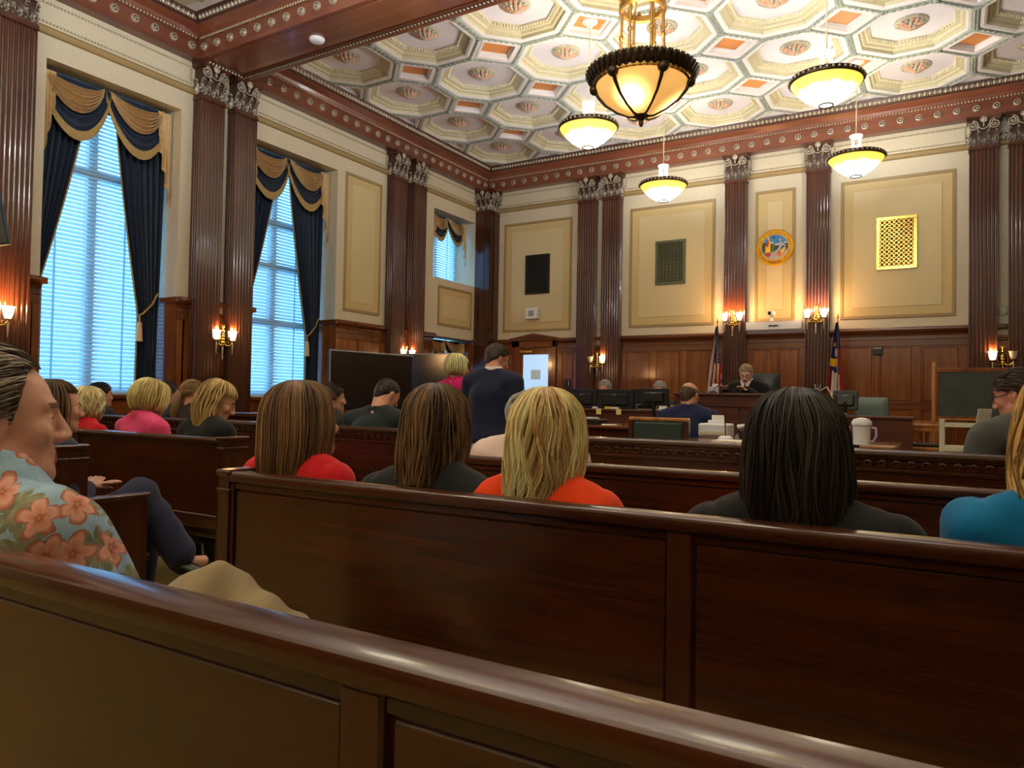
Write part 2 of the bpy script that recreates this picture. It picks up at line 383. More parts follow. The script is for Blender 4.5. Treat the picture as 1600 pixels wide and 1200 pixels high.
# ================================================================== CORNICE + BEAM
CP = [(0, 5.15), (.15, 5.15), (.15, 5.36), (.165, 5.365), (.165, 5.385), (.175, 5.39), (.19, 5.43), (.25, 5.475), (.25, 5.495), (0, 5.495)]
EGG = [(.0, 5.495), (.245, 5.495), (.262, 5.51), (.295, 5.585), (.30, 5.6), (0, 5.6)]
med_me = None
def cornice(name, A, B, out, mit, moff=.1, face=0.):
    global med_me
    A, B = Vector(A), Vector(B); out = Vector(out); d = (B - A).normalized(); Ln = (B - A).length
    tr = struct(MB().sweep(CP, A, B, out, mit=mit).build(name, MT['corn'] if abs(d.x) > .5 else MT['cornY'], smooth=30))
    MB().sweep(EGG, A, B, out, mit=mit).build('egg_bed', MT['capd'], tr, 30)
    if med_me is None:
        m = MB().lathe([(.0, .020), (.011, .022), (.016, .012)], 20).lathe([(.016, .010), (.027, .010)], 20, m=1).lathe([(.027, .010), (.031, .026), (.040, .024), (.047, .008), (.049, 0)], 20)  # groove faces take the dark material, painting in their recess shade
        o = m.build('medallion', [MT['silver'], MT['capd']], None, 50); med_me = o.data; bpy.data.objects.remove(o)
    a, b = mit[0] * .15 + moff, Ln - mit[1] * .15 - moff
    k = int(round((b - a) / .23)); rot = out.to_track_quat('Z', 'Y').to_euler()
    for i in range(k + 1):
        p = A + d * (a + (b - a) * i / k) + out * .15; link('medallion', med_me, tr, (p.x, p.y, 5.27), rot)
    bd, eg = MB(), MB()
    s0, s1 = mit[0] * .17 + .02, Ln - mit[1] * .17 - .02; nb = int((s1 - s0) / .040)
    for i in range(nb):
        p = A + d * (s0 + (s1 - s0) * (i + .5) / nb) + out * .166; bd.ell((p.x, p.y, 5.376), (.015, .015, .017), 6, 4)
    bd.build('bead_row', MT['gilt'], tr, 60, kind='stuff')
    s0, s1 = mit[0] * .28 + .02, Ln - mit[1] * .28 - .02; ne = int((s1 - s0) / .062)
    for i in range(ne):
        p = A + d * (s0 + (s1 - s0) * (i + .5) / ne) + out * .277
        eg.ell((p.x, p.y, 5.548), (.022, .022, .034), 7, 5)
        q = A + d * (s0 + (s1 - s0) * (i + 1) / ne) + out * .277; eg.ell((q.x, q.y, 5.548), (.008, .012, .034), 5, 4)
    eg.build('egg_and_dart_row', MT['silver'], tr, 60, kind='stuff')
    return tr
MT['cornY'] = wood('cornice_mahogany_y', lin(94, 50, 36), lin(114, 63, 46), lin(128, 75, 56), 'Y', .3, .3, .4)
BM0, BM1 = 5.42, 6.12                          # beam faces before the cornice projection is taken off
cornice('trim_1', (XL, BM1 - .15, 0), (XL, YB, 0), (1, 0, 0), (1, 1))
cornice('trim_2', (XL, YB, 0), (XR, YB, 0), (0, -1, 0), (1, 1))
cornice('trim_3', (XL, .6, 0), (XL, BM0 + .15, 0), (1, 0, 0), (0, 1))
cornice('trim_4', (XL, BM0 + .15, 0), (XR, BM0 + .15, 0), (0, -1, 0), (1, 1))
cornice('trim_5', (XL, BM1 - .15, 0), (XR, BM1 - .15, 0), (0, 1, 0), (1, 1))
bm_ = struct(MB().box(XL, XR, BM0 + .15, BM1 - .15, 5.16, 5.86).build('trim_6', MT['corn'], smooth=0))
sf = MB(); n = int((XR - XL) / .05)
for i in range(n):
    x = XL + .2 + (XR - XL - .4) * i / n
    sf.ell((x, BM1 - .1, 5.15), (.016, .02, .02), 6, 4)
for i in range(12): sf.ell((XL + .19, BM0 + .12 + .5 * i / 11, 5.15), (.02, .016, .02), 6, 4)
sf.build('soffit_beading', MT['silver'], bm_, 60, kind='stuff')
MB().box(XL + .17, XR, BM1 - .13, BM1 - .07, 5.138, 5.15).build('soffit_strip', MT['capd'], bm_, 0)
MB().box(XL + .3, XR, BM0 + .06, BM1 - .19, 5.142, 5.15, .004).build('soffit_panel', MT['corn'], bm_, 0)
tag(MB().lathe([(0, 5.10), (.05, 5.10), (.075, 5.112), (.085, 5.13), (.085, 5.152)], 24, (-6.03, 5.74, 0)).build('smoke_detector', MT['white'], smooth=40),
    'round white smoke detector on the wooden underside of the ceiling beam', 'detector')

# ================================================================== COFFERED CEILING
PX, PY, X0, Y0 = 1.292, 1.293, -2.38 - 3.5 * 1.292, 10.98
ZR = 5.60; C8 = math.cos(PI / 8); AP = PX / 2
def octring(prof, a0=PI / 8): return [(ap / C8, z) for ap, z in prof]
def oct_mesh(name, prof, mat, smooth=0, cap=False):
    o = MB().lathe(octring(prof), 8, a0=PI / 8).build(name, mat, None, smooth); me = o.data; bpy.data.objects.remove(o); return me
me_rib = oct_mesh('coffer_border', [(AP, ZR), (.603, ZR), (.599, ZR - .006), (.568, ZR - .006), (.558, ZR), (.545, ZR + .005), (.545, ZR + .03)], MT['rib'])
me_step = oct_mesh('coffer_step', [(.545, ZR + .01), (.538, ZR + .045), (.51, ZR + .05), (.50, ZR + .062), (.492, ZR + .075), (.46, ZR + .08), (.452, ZR + .098), (.437, ZR + .108), (.432, ZR + .130)], MT['coff'])
me_cpan = oct_mesh('coffer_panel', [(.44, ZR + .125), (.20, ZR + .125), (.15, ZR + .123), (.0, ZR + .123)], MT['cpan'])
me_band = oct_mesh('guilloche_band', [(AP - .002, ZR - .008), (AP - .016, ZR - .014), (AP - .034, ZR - .008), (AP - .042, ZR + .002)], MT['guil'])
def octpt(ap, t, k):
    """point on side k (0..7) of the octagon of apothem ap, t in -1..1"""
    a = k * PI / 4; h = ap * math.tan(PI / 8) * t; return (ap * math.cos(a) - h * math.sin(a), ap * math.sin(a) + h * math.cos(a))
dm = MB(); gm = MB()
for k in range(8):
    R = Matrix.Rotation(k * PI / 4, 3, 'Z')
    for i in range(10):
        x, y = octpt(.447, -.92 + 1.84 * i / 9, k); dm.ell((x, y, ZR + .10), (.020, .011, .02), 5, 4, R)
    for i in range(7):
        x, y = octpt(AP - .014, -.86 + 1.72 * i / 6, k); gm.ell((x, y, ZR - .014), (.016, .03, .010), 6, 4, R)
    x, y = octpt(AP - .012, 1, k); gm.ell((x, y, ZR - .012), (.034, .034, .018), 8, 5)
def shared(mb, name, mat, smooth=60):
    o = mb.build(name, mat, None, smooth); me = o.data; bpy.data.objects.remove(o); return me
me_dent = shared(dm, 'dentil_row', MT['dent']); me_guil = shared(gm, 'guilloche_links', MT['guil'])
def rosette_mb():
    m = MB(); m.lathe([(.185, .124), (.18, .108), (.15, .10), (.08, .09), (0, .085)], 28, (0, 0, ZR), 1)
    for ring, (k, r, w, zz) in enumerate(((13, .122, .034, .092), (10, .088, .034, .072), (7, .056, .030, .055), (5, .028, .024, .045))):
        for i in range(k):
            a = 2 * PI * (i + .5 * ring) / k; Rm = Matrix.Rotation(a, 3, 'Z') @ Matrix.Rotation(-.35 - .1 * ring, 3, 'Y')
            m.ell((r * math.cos(a), r * math.sin(a), ZR + zz), (w, w * .8, .018), 7, 5, Rm, 1 if (i * 2 + ring) % 3 == 0 else 0)
    m.ell((0, 0, ZR + .035), (.022, .022, .02), 8, 6, None, 1); return m
me_rose = shared(rosette_mb(), 'rosette', [MT['rose'], MT['rosei']], 70)
def coffer(x, y):
    c = link('coffer', me_step, CEIL, (x, y, 0))
    link('coffer_border', me_rib, c); link('coffer_panel', me_cpan, c); link('guilloche_band', me_band, c); link('rosette', me_rose, c)
    d = link('dentil_row', me_dent, c); d['kind'] = 'stuff'; g = link('guilloche_links', me_guil, c); g['kind'] = 'stuff'
HD = PX * (1 - math.tan(PI / 8)) / 2           # half diagonal of the small squares between the octagons
sq = MB().lathe([(HD, ZR), (HD - .05, ZR), (HD - .055, ZR - .006), (HD - .10, ZR - .006), (HD - .105, ZR + .04), (HD - .13, ZR + .045), (HD - .14, ZR + .07)], 4)
me_sq = shared(sq, 'square_border', MT['rib'], 0)
me_sqp = shared(MB().lathe([(HD - .135, ZR + .065), (0, ZR + .065)], 4), 'square_panel', MT['orange'], 0)
tri = MB()
def triring(s0, s1, z0, z1):
    P = lambda k: [(-HD + k * 2.414, 0 + k), (HD - k * 2.414, 0 + k), (0, HD - k * 1.414)]
    a, b = P(s0), P(s1); v = [(x, y, z0) for x, y in a] + [(x, y, z1) for x, y in b]
    tri.add(v, [(i, (i + 1) % 3, 3 + (i + 1) % 3, 3 + i) for i in range(3)])
for q in ((0, .02, ZR, ZR), (.02, .022, ZR, ZR - .012), (.022, .05, ZR - .012, ZR - .012), (.05, .052, ZR - .012, ZR + .03), (.052, .075, ZR + .03, ZR + .03), (.075, .08, ZR + .03, ZR + .055)): triring(*q)
me_tri = shared(tri, 'edge_triangle', MT['rib'], 0)
trp = MB(); P = [(-HD + .08 * 2.414, .08), (HD - .08 * 2.414, .08), (0, HD - .08 * 1.414)]
trp.add([(x, y, ZR + .055) for x, y in P], [(0, 1, 2)]); me_trp = shared(trp, 'edge_triangle_panel', MT['coff'], 0)
def ceiling_field(rows):
    ys = rows
    for j, y in enumerate(ys):
        for i in range(8):
            coffer(X0 + PX * i, y)
    for j in range(len(ys) - 1):
        for i in range(7):
            s = link('square_border', me_sq, CEIL, (X0 + PX * (i + .5), (ys[j] + ys[j + 1]) / 2, 0)); link('square_panel', me_sqp, s)
        for x, rz in ((X0 - AP, -PI / 2), (X0 + 7 * PX + AP, PI / 2)):
            s = link('edge_triangle', me_tri, CEIL, (x, (ys[j] + ys[j + 1]) / 2, 0), (0, 0, rz)); link('edge_triangle_panel', me_trp, s)
    for i in range(7):
        for y, rz in ((max(ys) + PY / 2, PI), (min(ys) - PY / 2, 0)):
            s = link('edge_triangle', me_tri, CEIL, (X0 + PX * (i + .5), y, 0), (0, 0, rz)); link('edge_triangle_panel', me_trp, s)
    # margin strips between the lattice and the egg-and-dart
    xa, xb, ya, yb = X0 - AP, X0 + 7 * PX + AP, min(ys) - PY / 2, max(ys) + PY / 2
    for q in ((xa - .14, xa, ya - .14, yb + .14), (xb, xb + .14, ya - .14, yb + .14), (xa, xb, ya - .14, ya), (xa, xb, yb, yb + .14)):
        MB().box(*q, ZR, ZR + .03).build('margin_strip', MT['rib'], CEIL, 0)
    for sx, x in ((1, xa), (-1, xb)):
        for sy, y in ((1, ya), (-1, yb)):
            k = AP - AP * math.tan(PI / 8)
            MB().add([(x, y, ZR - .004), (x + sx * k, y, ZR - .004), (x, y + sy * k, ZR - .004)], [(0, 1, 2)]).build('corner_triangle', MT['coff'], CEIL, 0)
ceiling_field([Y0 - PY * j for j in range(4)])
ceiling_field([BM0 - .30 - PY / 2 - PY * j for j in range(2)])

# ================================================================== PILASTERS
def leaf_mb(w, h, out, lobes=3):
    m = MB(); P = np.zeros((9, 7, 3))
    for i in range(9):
        v = i / 8; ww = w * (1 - .62 * v ** 1.5) * (1 + .22 * math.cos(v * lobes * 2 * PI)); 
        z = h * (v if v < .8 else .8 + .12 * math.sin((v - .8) / .2 * PI)); o = out * (.25 * v + .75 * v ** 3)
        for j in range(7):
            u = -1 + j / 3; P[i, j] = (ww * u, o + .012 * (1 - abs(u)) + .006 * math.cos(u * 9), z - abs(u) * .02 * v)
    m.grid(P, .006); return m
me_leaf_s = shared(leaf_mb(.038, .115, .035), 'leaf', MT['lacq'], 50); me_leaf_l = shared(leaf_mb(.030, .195, .045), 'leaf', MT['lacq'], 50)
def spiral(cx, cz, r0, turns, s, o):
    return [(cx + s * r0 * (1 - .8 * q) * math.cos(PI / 2 + q * turns * 2 * PI), o, cz + r0 * (1 - .8 * q) * math.sin(PI / 2 + q * turns * 2 * PI)) for q in np.linspace(0, 1, 26)]
vol = MB()
for s in (-1, 1):
    vol.tube(spiral(s * .125, .275, .068, 1.9, s, .185), [.010] * 20 + [.008] * 6, 6)
    vol.ell((s * .125, .19, .275), (.014, .012, .014), 8, 5)
vol.tube([(.125 * q, .182, .343 - .12 * (1 - q * q)) for q in np.linspace(-1, 1, 13)], .009, 6)
for s in (-1, 1):
    vol.tube([(s * .06, .16, .20), (s * .075, .175, .25), (s * .06, .18, .285), (s * .045, .18, .265), (s * .055, .178, .25)], .007, 6)
me_vol = shared(vol, 'volute', MT['silver'], 60)
ros = MB().ell((0, .19, .345), (.034, .016, .034), 12, 6)
for i in range(8): ros.ell((.034 * math.cos(i * PI / 4), .198, .345 + .034 * math.sin(i * PI / 4)), (.013, .012, .013), 6, 4)
ros.ell((0, .185, .285), (.013, .02, .04), 6, 5); me_ros = shared(ros, 'flower_boss', MT['silver'], 60)
me_bell = shared(MB().box(-.165, .165, 0, .15, 0, .02, .003).box(-.155, .155, 0, .14, .02, .33), 'capital', MT['capd'], 0)
ab = MB(); pts = [(-.195, 0), (-.195, .20)] + [(x, .20 - .035 * (1 - (x / .19) ** 2)) for x in np.linspace(-.17, .17, 9)] + [(.195, .20), (.195, 0)]
ab.poly(pts, .345, .375); ab.poly([(x * .96, y * .96) for x, y in pts], .33, .345); ab.poly([(x * 1.03, y * 1.03) for x, y in pts], .375, .40)
me_ab = shared(ab, 'abacus', MT['pil'], 0)
def shaft_sec(w=.33, d=.15):
    pts = []
    def grooves(p0, p1, n, inward):
        L = math.hypot(p1[0] - p0[0], p1[1] - p0[1]); ux, uy = (p1[0] - p0[0]) / L, (p1[1] - p0[1]) / L
        f = .013; g = (L - f * (n + 1)) / n; s = f
        pts.append(p0)
        for k in range(n):
            for q in range(7):
                a = PI * q / 6; t = s + g / 2 - g / 2 * math.cos(a); dd = g * .48 * math.sin(a)
                pts.append((p0[0] + ux * t + inward[0] * dd, p0[1] + uy * t + inward[1] * dd))
            s += g + f
    grooves((-w / 2, .02), (-w / 2, d), 3, (1, 0)); grooves((-w / 2, d), (w / 2, d), 7, (0, -1)); grooves((w / 2, d), (w / 2, .02), 3, (-1, 0))
    return [(-w / 2, 0)] + pts + [(w / 2, .02), (w / 2, 0)]
me_shaft = shared(MB().poly(shaft_sec(), .32, 4.70), 'shaft', MT['pil'], 25)
me_base = shared(MB().box(-.185, .185, 0, .17, 0, .24, .006).box(-.18, .18, 0, .165, .24, .28, .012).box(-.172, .172, 0, .157, .28, .32, .012), 'plinth', MT['pil'], 0)
me_neck = shared(MB().box(-.18, .18, 0, .165, 4.70, 4.72, .006).box(-.172, .172, 0, .157, 4.72, 4.75), 'necking', MT['pil'], 0)
def pilaster(loc, rz, label, group):
    p = thing('pilaster', label, 'pilaster', loc, rz, group)
    link('plinth', me_base, p); link('shaft', me_shaft, p); link('necking', me_neck, p)
    c = link('capital', me_bell, p, (0, 0, 4.75)); link('abacus', me_ab, c); link('volute', me_vol, c); link('flower_boss', me_ros, c)
    for x in (-.115, 0, .115): link('leaf', me_leaf_s, c, (x, .135, .01))
    for x in (-.15, -.055, .055, .15): link('leaf', me_leaf_l, c, (x, .13, .03))
    for s in (-1, 1): link('leaf', me_leaf_l, c, (s * .15, .07, .02), (0, 0, -s * PI / 2)); link('leaf', me_leaf_s, c, (s * .152, .05, .01), (0, 0, -s * PI / 2))
    return p
GP = 'fluted mahogany pilasters along the walls'
for y, lb in ((3.495, 'fluted mahogany pilaster at the left edge, left of the nearest window'),
              (5.635, 'fluted pilaster right of the nearest window, nearer of its pair'),
              (6.12, 'fluted pilaster beside the second window, farther of its pair'),
              (9.14, 'fluted pilaster right of the tall framed panel on the left wall, nearer of its pair'),
              (9.65, 'fluted pilaster left of the small upper window, farther of its pair')):
    pilaster((XL, y, 0), -PI / 2, lb, GP)
for x, lb in ((-5.56, 'fluted pilaster on the back wall right of the door, left one of its pair'),
              (-5.09, 'fluted pilaster on the back wall, right one of the pair near the door'),
              (-2.97, 'fluted pilaster left of the round gold seal with a lamp on it'),
              (-1.75, 'fluted pilaster right of the round gold seal with a lamp on it'),
              (.335, 'fluted pilaster at the right edge, left one of its pair above the chalkboard'),
              (.785, 'fluted pilaster at the far right edge of the back wall')):
    pilaster((x, YB, 0), PI, lb, GP)
# square corner pilaster: two shafts at right angles
cp = thing('pilaster', 'dark fluted square pilaster filling the corner of the two walls', 'pilaster', (XL + .165, YB - .165, 0), 0, GP)
for rz, off in ((PI, (0, -.015, 0)), (-PI / 2, (.015, 0, 0))):
    link('shaft', me_shaft, cp, off, (0, 0, rz)); link('plinth', me_base, cp, off, (0, 0, rz)); link('necking', me_neck, cp, off, (0, 0, rz))
    c = link('capital', me_bell, cp, (off[0], off[1], 4.75), (0, 0, rz)); link('abacus', me_ab, c); link('volute', me_vol, c); link('flower_boss', me_ros, c)
    for x in (-.115, 0, .115): link('leaf', me_leaf_s, c, (x, .135, .01))
    for x in (-.15, -.055, .055, .15): link('leaf', me_leaf_l, c, (x, .13, .03))
MB().box(-.165, .165, -.165, .165, 0, 4.72).build('core', MT['pil'], cp, 0)

# ================================================================== WINDOWS
MT['glass'] = NT('window_glass').m
_g = MT['glass'].node_tree; _gt = _g.nodes.new('ShaderNodeBsdfTransparent'); _gt.inputs[0].default_value = (.94, .97, .98, 1); _gg = _g.nodes.new('ShaderNodeBsdfGlossy'); _gg.inputs['Roughness'].default_value = .02
_gm = _g.nodes.new('ShaderNodeMixShader'); _gm.inputs[0].default_value = .06; _g.links.new(_gt.outputs[0], _gm.inputs[1]); _g.links.new(_gg.outputs[0], _gm.inputs[2]); _g.links.new(_gm.outputs[0], _g.nodes['Material Output'].inputs[0])
MT['winw'] = plain('white_window_paint', lin(214, 214, 206), .5)
MT['slat'] = NT('white_blind_slat').m
_g = MT['slat'].node_tree; _b = _g.nodes['Principled BSDF']; _b.inputs['Base Color'].default_value = (.72, .80, .82, 1); _b.inputs['Roughness'].default_value = .5
_t = _g.nodes.new('ShaderNodeBsdfTranslucent'); _t.inputs[0].default_value = (.70, .84, .88, 1); _m = _g.nodes.new('ShaderNodeMixShader'); _m.inputs[0].default_value = .65
_g.links.new(_b.outputs[0], _m.inputs[1]); _g.links.new(_t.outputs[0], _m.inputs[2]); _g.links.new(_m.outputs[0], _g.nodes['Material Output'].inputs[0])
XG = XL - .50
def window(n, a, b, z0, z1, rails):
    w = struct(MB().box(XG - .04, XG + .04, a, a + .06, z0, z1).box(XG - .04, XG + .04, b - .06, b, z0, z1).box(XG - .04, XG + .04, a, b, z0, z0 + .07).box(XG - .04, XG + .04, a, b, z1 - .06, z1).build('window_%d' % n, MT['winw'], smooth=0))
    c = (a + b) / 2
    MB().box(XG - .035, XG + .035, c - .05, c + .05, z0, z1).build('mullion', MT['winw'], w, 0)
    zs = [z0] + list(rails) + [z1]
    for r in rails: MB().box(XG - .045, XG + .045, a, b, r - .045, r + .045).build('glazing_rail', MT['winw'], w, 0)
    for q0, q1 in zip(zs[:-1], zs[1:]):
        for y0, y1 in ((a + .06, c - .05), (c + .05, b - .06)): MB().box(XG - .003, XG + .003, y0, y1, q0, q1).build('pane', MT['glass'], w, 0)
    return w
window(1, W1[0], W1[1], SILL, ZW, (3.62,))
window(2, W2[0], W2[1], SILL, ZW, (3.62, 3.02, 2.22))
window(3, W3[0], W3[1], 3.33, ZW, ())
window(4, W3[0], W3[1], SILL, 2.31, ())
def slat_me(wd):
    P = np.zeros((2, 5, 3))
    for j in range(5):
        u = -1 + j / 2; P[:, j, 0] = u * .024; P[:, j, 2] = .005 * (1 - u * u)
    P[0, :, 1] = -wd / 2; P[1, :, 1] = wd / 2
    return shared(MB().grid(P, .0015), 'slat', MT['slat'], 60)
def blind(label, a, b, z0, z1):
    c = (a + b) / 2; wd = b - a - .03
    t = thing('venetian_blind', label, 'blind', (XL - .43, c, z0), 0, 'white blinds in the windows')
    me = slat_me(wd); H = z1 - z0; n = int((H - .06) / .0455)
    for i in range(n): link('slat', me, t, (0, 0, .03 + .0455 * i), (0, math.radians(55), 0))
    MB().box(-.03, .03, -wd / 2, wd / 2, H - .05, H).build('headrail', MT['winw'], t, 0)
    MB().box(-.025, .025, -wd / 2, wd / 2, 0, .018).build('bottom_rail', MT['winw'], t, 0)
    for y in (-wd * .28, wd * .24): MB().box(.023, .0245, y - .012, y + .012, 0, H - .04).build('ladder_tape', MT['slat'], t, 0)
blind('white slatted blind filling the nearest tall window', W1[0], W1[1], SILL + .015, ZW)
blind('white slatted blind filling the second tall window, right of the first pilaster pair', W2[0], W2[1], SILL + .015, ZW)
blind('white slatted blind of the small upper window near the corner', W3[0], W3[1], 3.34, ZW)
blind('blind glimpsed under the swag of the lower corner window', W3[0], W3[1], SILL + .015, 2.3)

# ================================================================== CURTAINS
def pleat(u, n, seed): return .028 * math.sin(u * n * 2 * PI + seed) + .010 * math.sin(u * n * 3.7 * PI + 2 * seed)
def drape_panel(name, label, ytop, ytie, ybot, ztop, ztie, zbot, n=7, tie=True):
    """ytop=(inner,outer) etc.: curtain hung from ztop, gathered at ztie"""
    t = thing(name, label, 'curtain', (XL - .27, (ytie[0] + ytie[1]) / 2, zbot), 0, 'navy velvet curtains'); bx, by, bz = t.location
    M, N = 30, 56; P = np.zeros((M, N, 3))
    for i in range(M):
        q = i / (M - 1); z = ztop + (zbot - ztop) * q; k = (ztop - ztie) / (ztop - zbot)
        if q < k: s = q / k; s2 = s ** 1.25; e = [ytop[j] + (ytie[j] - ytop[j]) * s2 for j in (0, 1)]
        else: s = (q - k) / (1 - k); s2 = s ** .5; e = [ytie[j] + (ybot[j] - ytie[j]) * s2 for j in (0, 1)]
        amp = .55 + .45 * min(1, abs(e[1] - e[0]) / .5)
        for j in range(N):
            u = j / (N - 1); P[i, j] = (pleat(u, n, 1.3) * amp, e[0] + (e[1] - e[0]) * u - by, z - bz)
    MB().grid(P, .004).build('curtain_cloth', MT['navyv'], t, 60)
    ed = MB().tube([(P[i, 0, 0] + .006, P[i, 0, 1], P[i, 0, 2]) for i in range(M)], .009, 5); ed.build('gold_edging', MT['fringe'], t, 60)
    if tie:
        y0, y1 = ytie
        cord = MB().tube([(.02, y1 - by, ztie + .26 - bz), (.05, (y0 * .35 + y1 * .65) - by, ztie + .12 - bz), (.055, (y0 * .8 + y1 * .2) - by, ztie + .0 - bz), (.05, y0 - by, ztie - .03 - bz)], .012, 8)
        cord.build('tieback_cord', MT['fringe'], t, 60)
        ts = MB().tube([(.055, y0 - by + .01, ztie - .03 - bz), (.055, y0 - by + .01, ztie - .10 - bz)], .006, 6)
        ts.lathe([(.012, 0), (.03, -.02), (.026, -.05), (.03, -.06), (.038, -.22), (0, -.22)], 12, (.055, y0 - by + .01, ztie - .10 - bz)); ts.build('tassel', MT['goldf'], t, 50)
    return t
def swag_grid(y0, y1, zt, top, bot, x, bulge, folds, N=26, M=12, amp=.012, tq=1.0):
    """draped swag hung from (y0,zt) and (y1,zt); rows sag from 'top' to 'bot'"""
    P = np.zeros((M, N, 3))
    for i in range(M):
        v = i / (M - 1); sag = top + (bot - top) * v
        for j in range(N):
            u = j / (N - 1); c = 4 * u * (1 - u); c = c ** .8
            yy = y0 + (y1 - y0) * u; P[i, j] = (x + bulge * c * (.3 + .7 * v) + amp * c * math.sin(v * folds * 2 * PI), yy, zt - sag * c - .02 * v)
    return P
def jabot_mb(y0, y1, zt, h, x, s=1):
    """zig-zag cascade: short on the inner side, long on the outer"""
    M, N = 10, 33; P = np.zeros((M, N, 3))
    for j in range(N):
        u = j / (N - 1); zz = abs(((u * 4) % 1) * 2 - 1); hh = h * (.3 + .7 * u) 
        for i in range(M):
            v = i / (M - 1); P[i, j] = (x + .03 * math.sin(u * 8 * PI) * v, y0 + (y1 - y0) * (u + .04 * zz * v), zt - v * (hh - .05 * zz * (1 - .4 * u)))
    return MB().grid(P, .003)
def valance(label, ya, yb, zt, drop, two=True, right_jabot=True):
    t = thing('valance', label, 'curtain', (XL - .24, (ya + yb) / 2, zt - drop), 0, 'gold and navy swag valances'); bx, by, bz = t.location
    MB().box(-.06, .0, ya - by, yb - by, zt - bz - .06, zt - bz).build('pelmet_board', MT['navyv'], t, 0)
    MB().grid([[(-.03, ya - by, zt - bz), (-.03, yb - by, zt - bz)], [(-.03, ya - by, zt - bz - drop * .38), (-.03, yb - by, zt - bz - drop * .38)]], .003).build('pelmet_cloth', MT['navyv'], t, 0)
    ym = (ya + yb) / 2; spans = ((ya, ym + .03), (ym - .03, yb)) if two else ((ya, yb),)
    for y0, y1 in spans:
        w = y1 - y0
        P = swag_grid(y0 - by, y1 - by, zt - bz, drop * .25, drop * .86, .03, .06, 4, amp=.02, M=20); MB().grid(P, .004).build('navy_swag', MT['navyv'], t, 70)
        P2 = swag_grid(y0 + w * .04 - by, y1 - w * .12 - by, zt - bz, drop * .16, drop * .56, .07, .08, 6, amp=.05, N=34, M=40); MB().grid(P2, .004).build('gold_swag', MT['goldf'], t, 70)
        F = np.stack([P[-1], P[-1] + np.array([.004, 0, -.5 * drop * .16]), P[-1] + np.array([0, 0, -drop * .16])]); MB().grid(F + np.array([.008, 0, .01]), .006).build('fringe', MT['fringe'], t, 70)
    if right_jabot: jabot_mb(yb - .17 - by, yb - .005 - by, zt - bz - .03, drop * 1.75, .09).build('jabot', MT['goldf'], t, 30)
    jabot_mb(ya + .15 - by, ya + .005 - by, zt - bz - .03, drop * 1.75, .09).build('jabot', MT['goldf'], t, 30)
    return t
drape_panel('curtain', 'navy curtain tied back on the right side of the nearest window', (4.66, 5.29), (5.00, 5.25), (4.99, 5.24), 4.45, 2.12, SILL + .03)
drape_panel('curtain', 'navy curtain on the left side of the nearest window', (4.38, 3.84), (3.88, 3.84), (3.90, 3.84), 4.45, 2.12, SILL + .03)
drape_panel('curtain', 'navy curtain tied back on the right side of the second window', (7.16, 7.84), (7.55, 7.81), (7.56, 7.80), 4.45, 2.10, SILL + .03)
drape_panel('curtain', 'navy curtain on the left side of the second window, mostly hidden by a pilaster', (6.98, 6.39), (6.45, 6.39), (6.47, 6.39), 4.45, 2.12, SILL + .03)
valance('gold and navy swag valance across the top of the nearest window', W1[0] + .02, W1[1] - .02, 4.52, .64)
valance('gold and navy swag valance across the top of the second window', W2[0] + .02, W2[1] - .02, 4.52, .64)
valance('small swag valance in the upper corner window', W3[0] + .1, W3[1] - .08, 4.52, .46)
valance('small swag valance hanging below the cream block in the corner window', W3[0] + .1, W3[1] - .08, 2.28, .42)
# ================================================================== LAMPS
MT['bowl'] = NT('pendant_glass')
_t = MT['bowl']; _tc = _t.n('ShaderNodeTexCoord'); _sp = _t.n('ShaderNodeSeparateXYZ'); _t.l(_tc.outputs['Object'], _sp.inputs[0])
_nz = _t.n('ShaderNodeTexNoise', i_Scale=9., i_Detail=3.); _t.l(_tc.outputs['Object'], _nz.inputs[0])
_h = _t.math('ADD', _sp.outputs[2], _t.math('MULTIPLY', _t.math('SUBTRACT', _nz.outputs[0], .5), .06))
_c = _t.ramp(_t.math('MULTIPLY', _h, 4.0), [(.30, (1.0, .93, .72, 1)), (.60, (1.0, .72, .10, 1)), (.98, (.82, .50, .03, 1))])
_s = _t.ramp(_t.math('MULTIPLY', _h, 4.0), [(.28, (1, 1, 1, 1)), (.62, (.17, .17, .17, 1)), (1., (.10, .10, .10, 1))])
_t.l(_c, _t.b.inputs['Emission Color']); _t.l(_t.math('MULTIPLY', _s, 6.5), _t.b.inputs['Emission Strength']); _t.set(Base_Color=(.75, .55, .2, 1), Roughness=.3)
MT['bowl'] = _t.m
MT['amber'] = NT('amber_glass'); _t = MT['amber']; _tc = _t.n('ShaderNodeTexCoord')
_f = None
for _k in range(3):                             # three bulbs glowing through the amber glass
    _a = 2 * PI * _k / 3 + .55; _v = _t.n('ShaderNodeVectorMath', operation='DISTANCE'); _t.l(_tc.outputs['Object'], _v.inputs[0]); _v.inputs[1].default_value = (.27 * math.cos(_a), .27 * math.sin(_a), .15)
    _e = _t.math('POWER', _t.math('SUBTRACT', 1.0, _t.math('MINIMUM', _t.math('DIVIDE', _v.outputs[1], .24), 1.0)), 2.0)
    _f = _e if _f is None else _t.math('ADD', _f, _e)
_t.l(_t.ramp(_f, [(0, (1., .50, .13, 1)), (.25, (1., .62, .20, 1)), (.5, (1., .86, .5, 1))]), _t.b.inputs['Emission Color'])
_t.l(_t.math('ADD', _t.math('MULTIPLY', _f, 6.), .46), _t.b.inputs['Emission Strength']); _t.set(Base_Color=(.6, .35, .1, 1), Roughness=.25)
MT['amber'] = _t.m
MT['cup'] = emit('lit_glass_cup', (1., .80, .52, 1), 5.5)
MT['cupoff'] = plain('unlit_glass_cup', lin(226, 214, 190), .3)
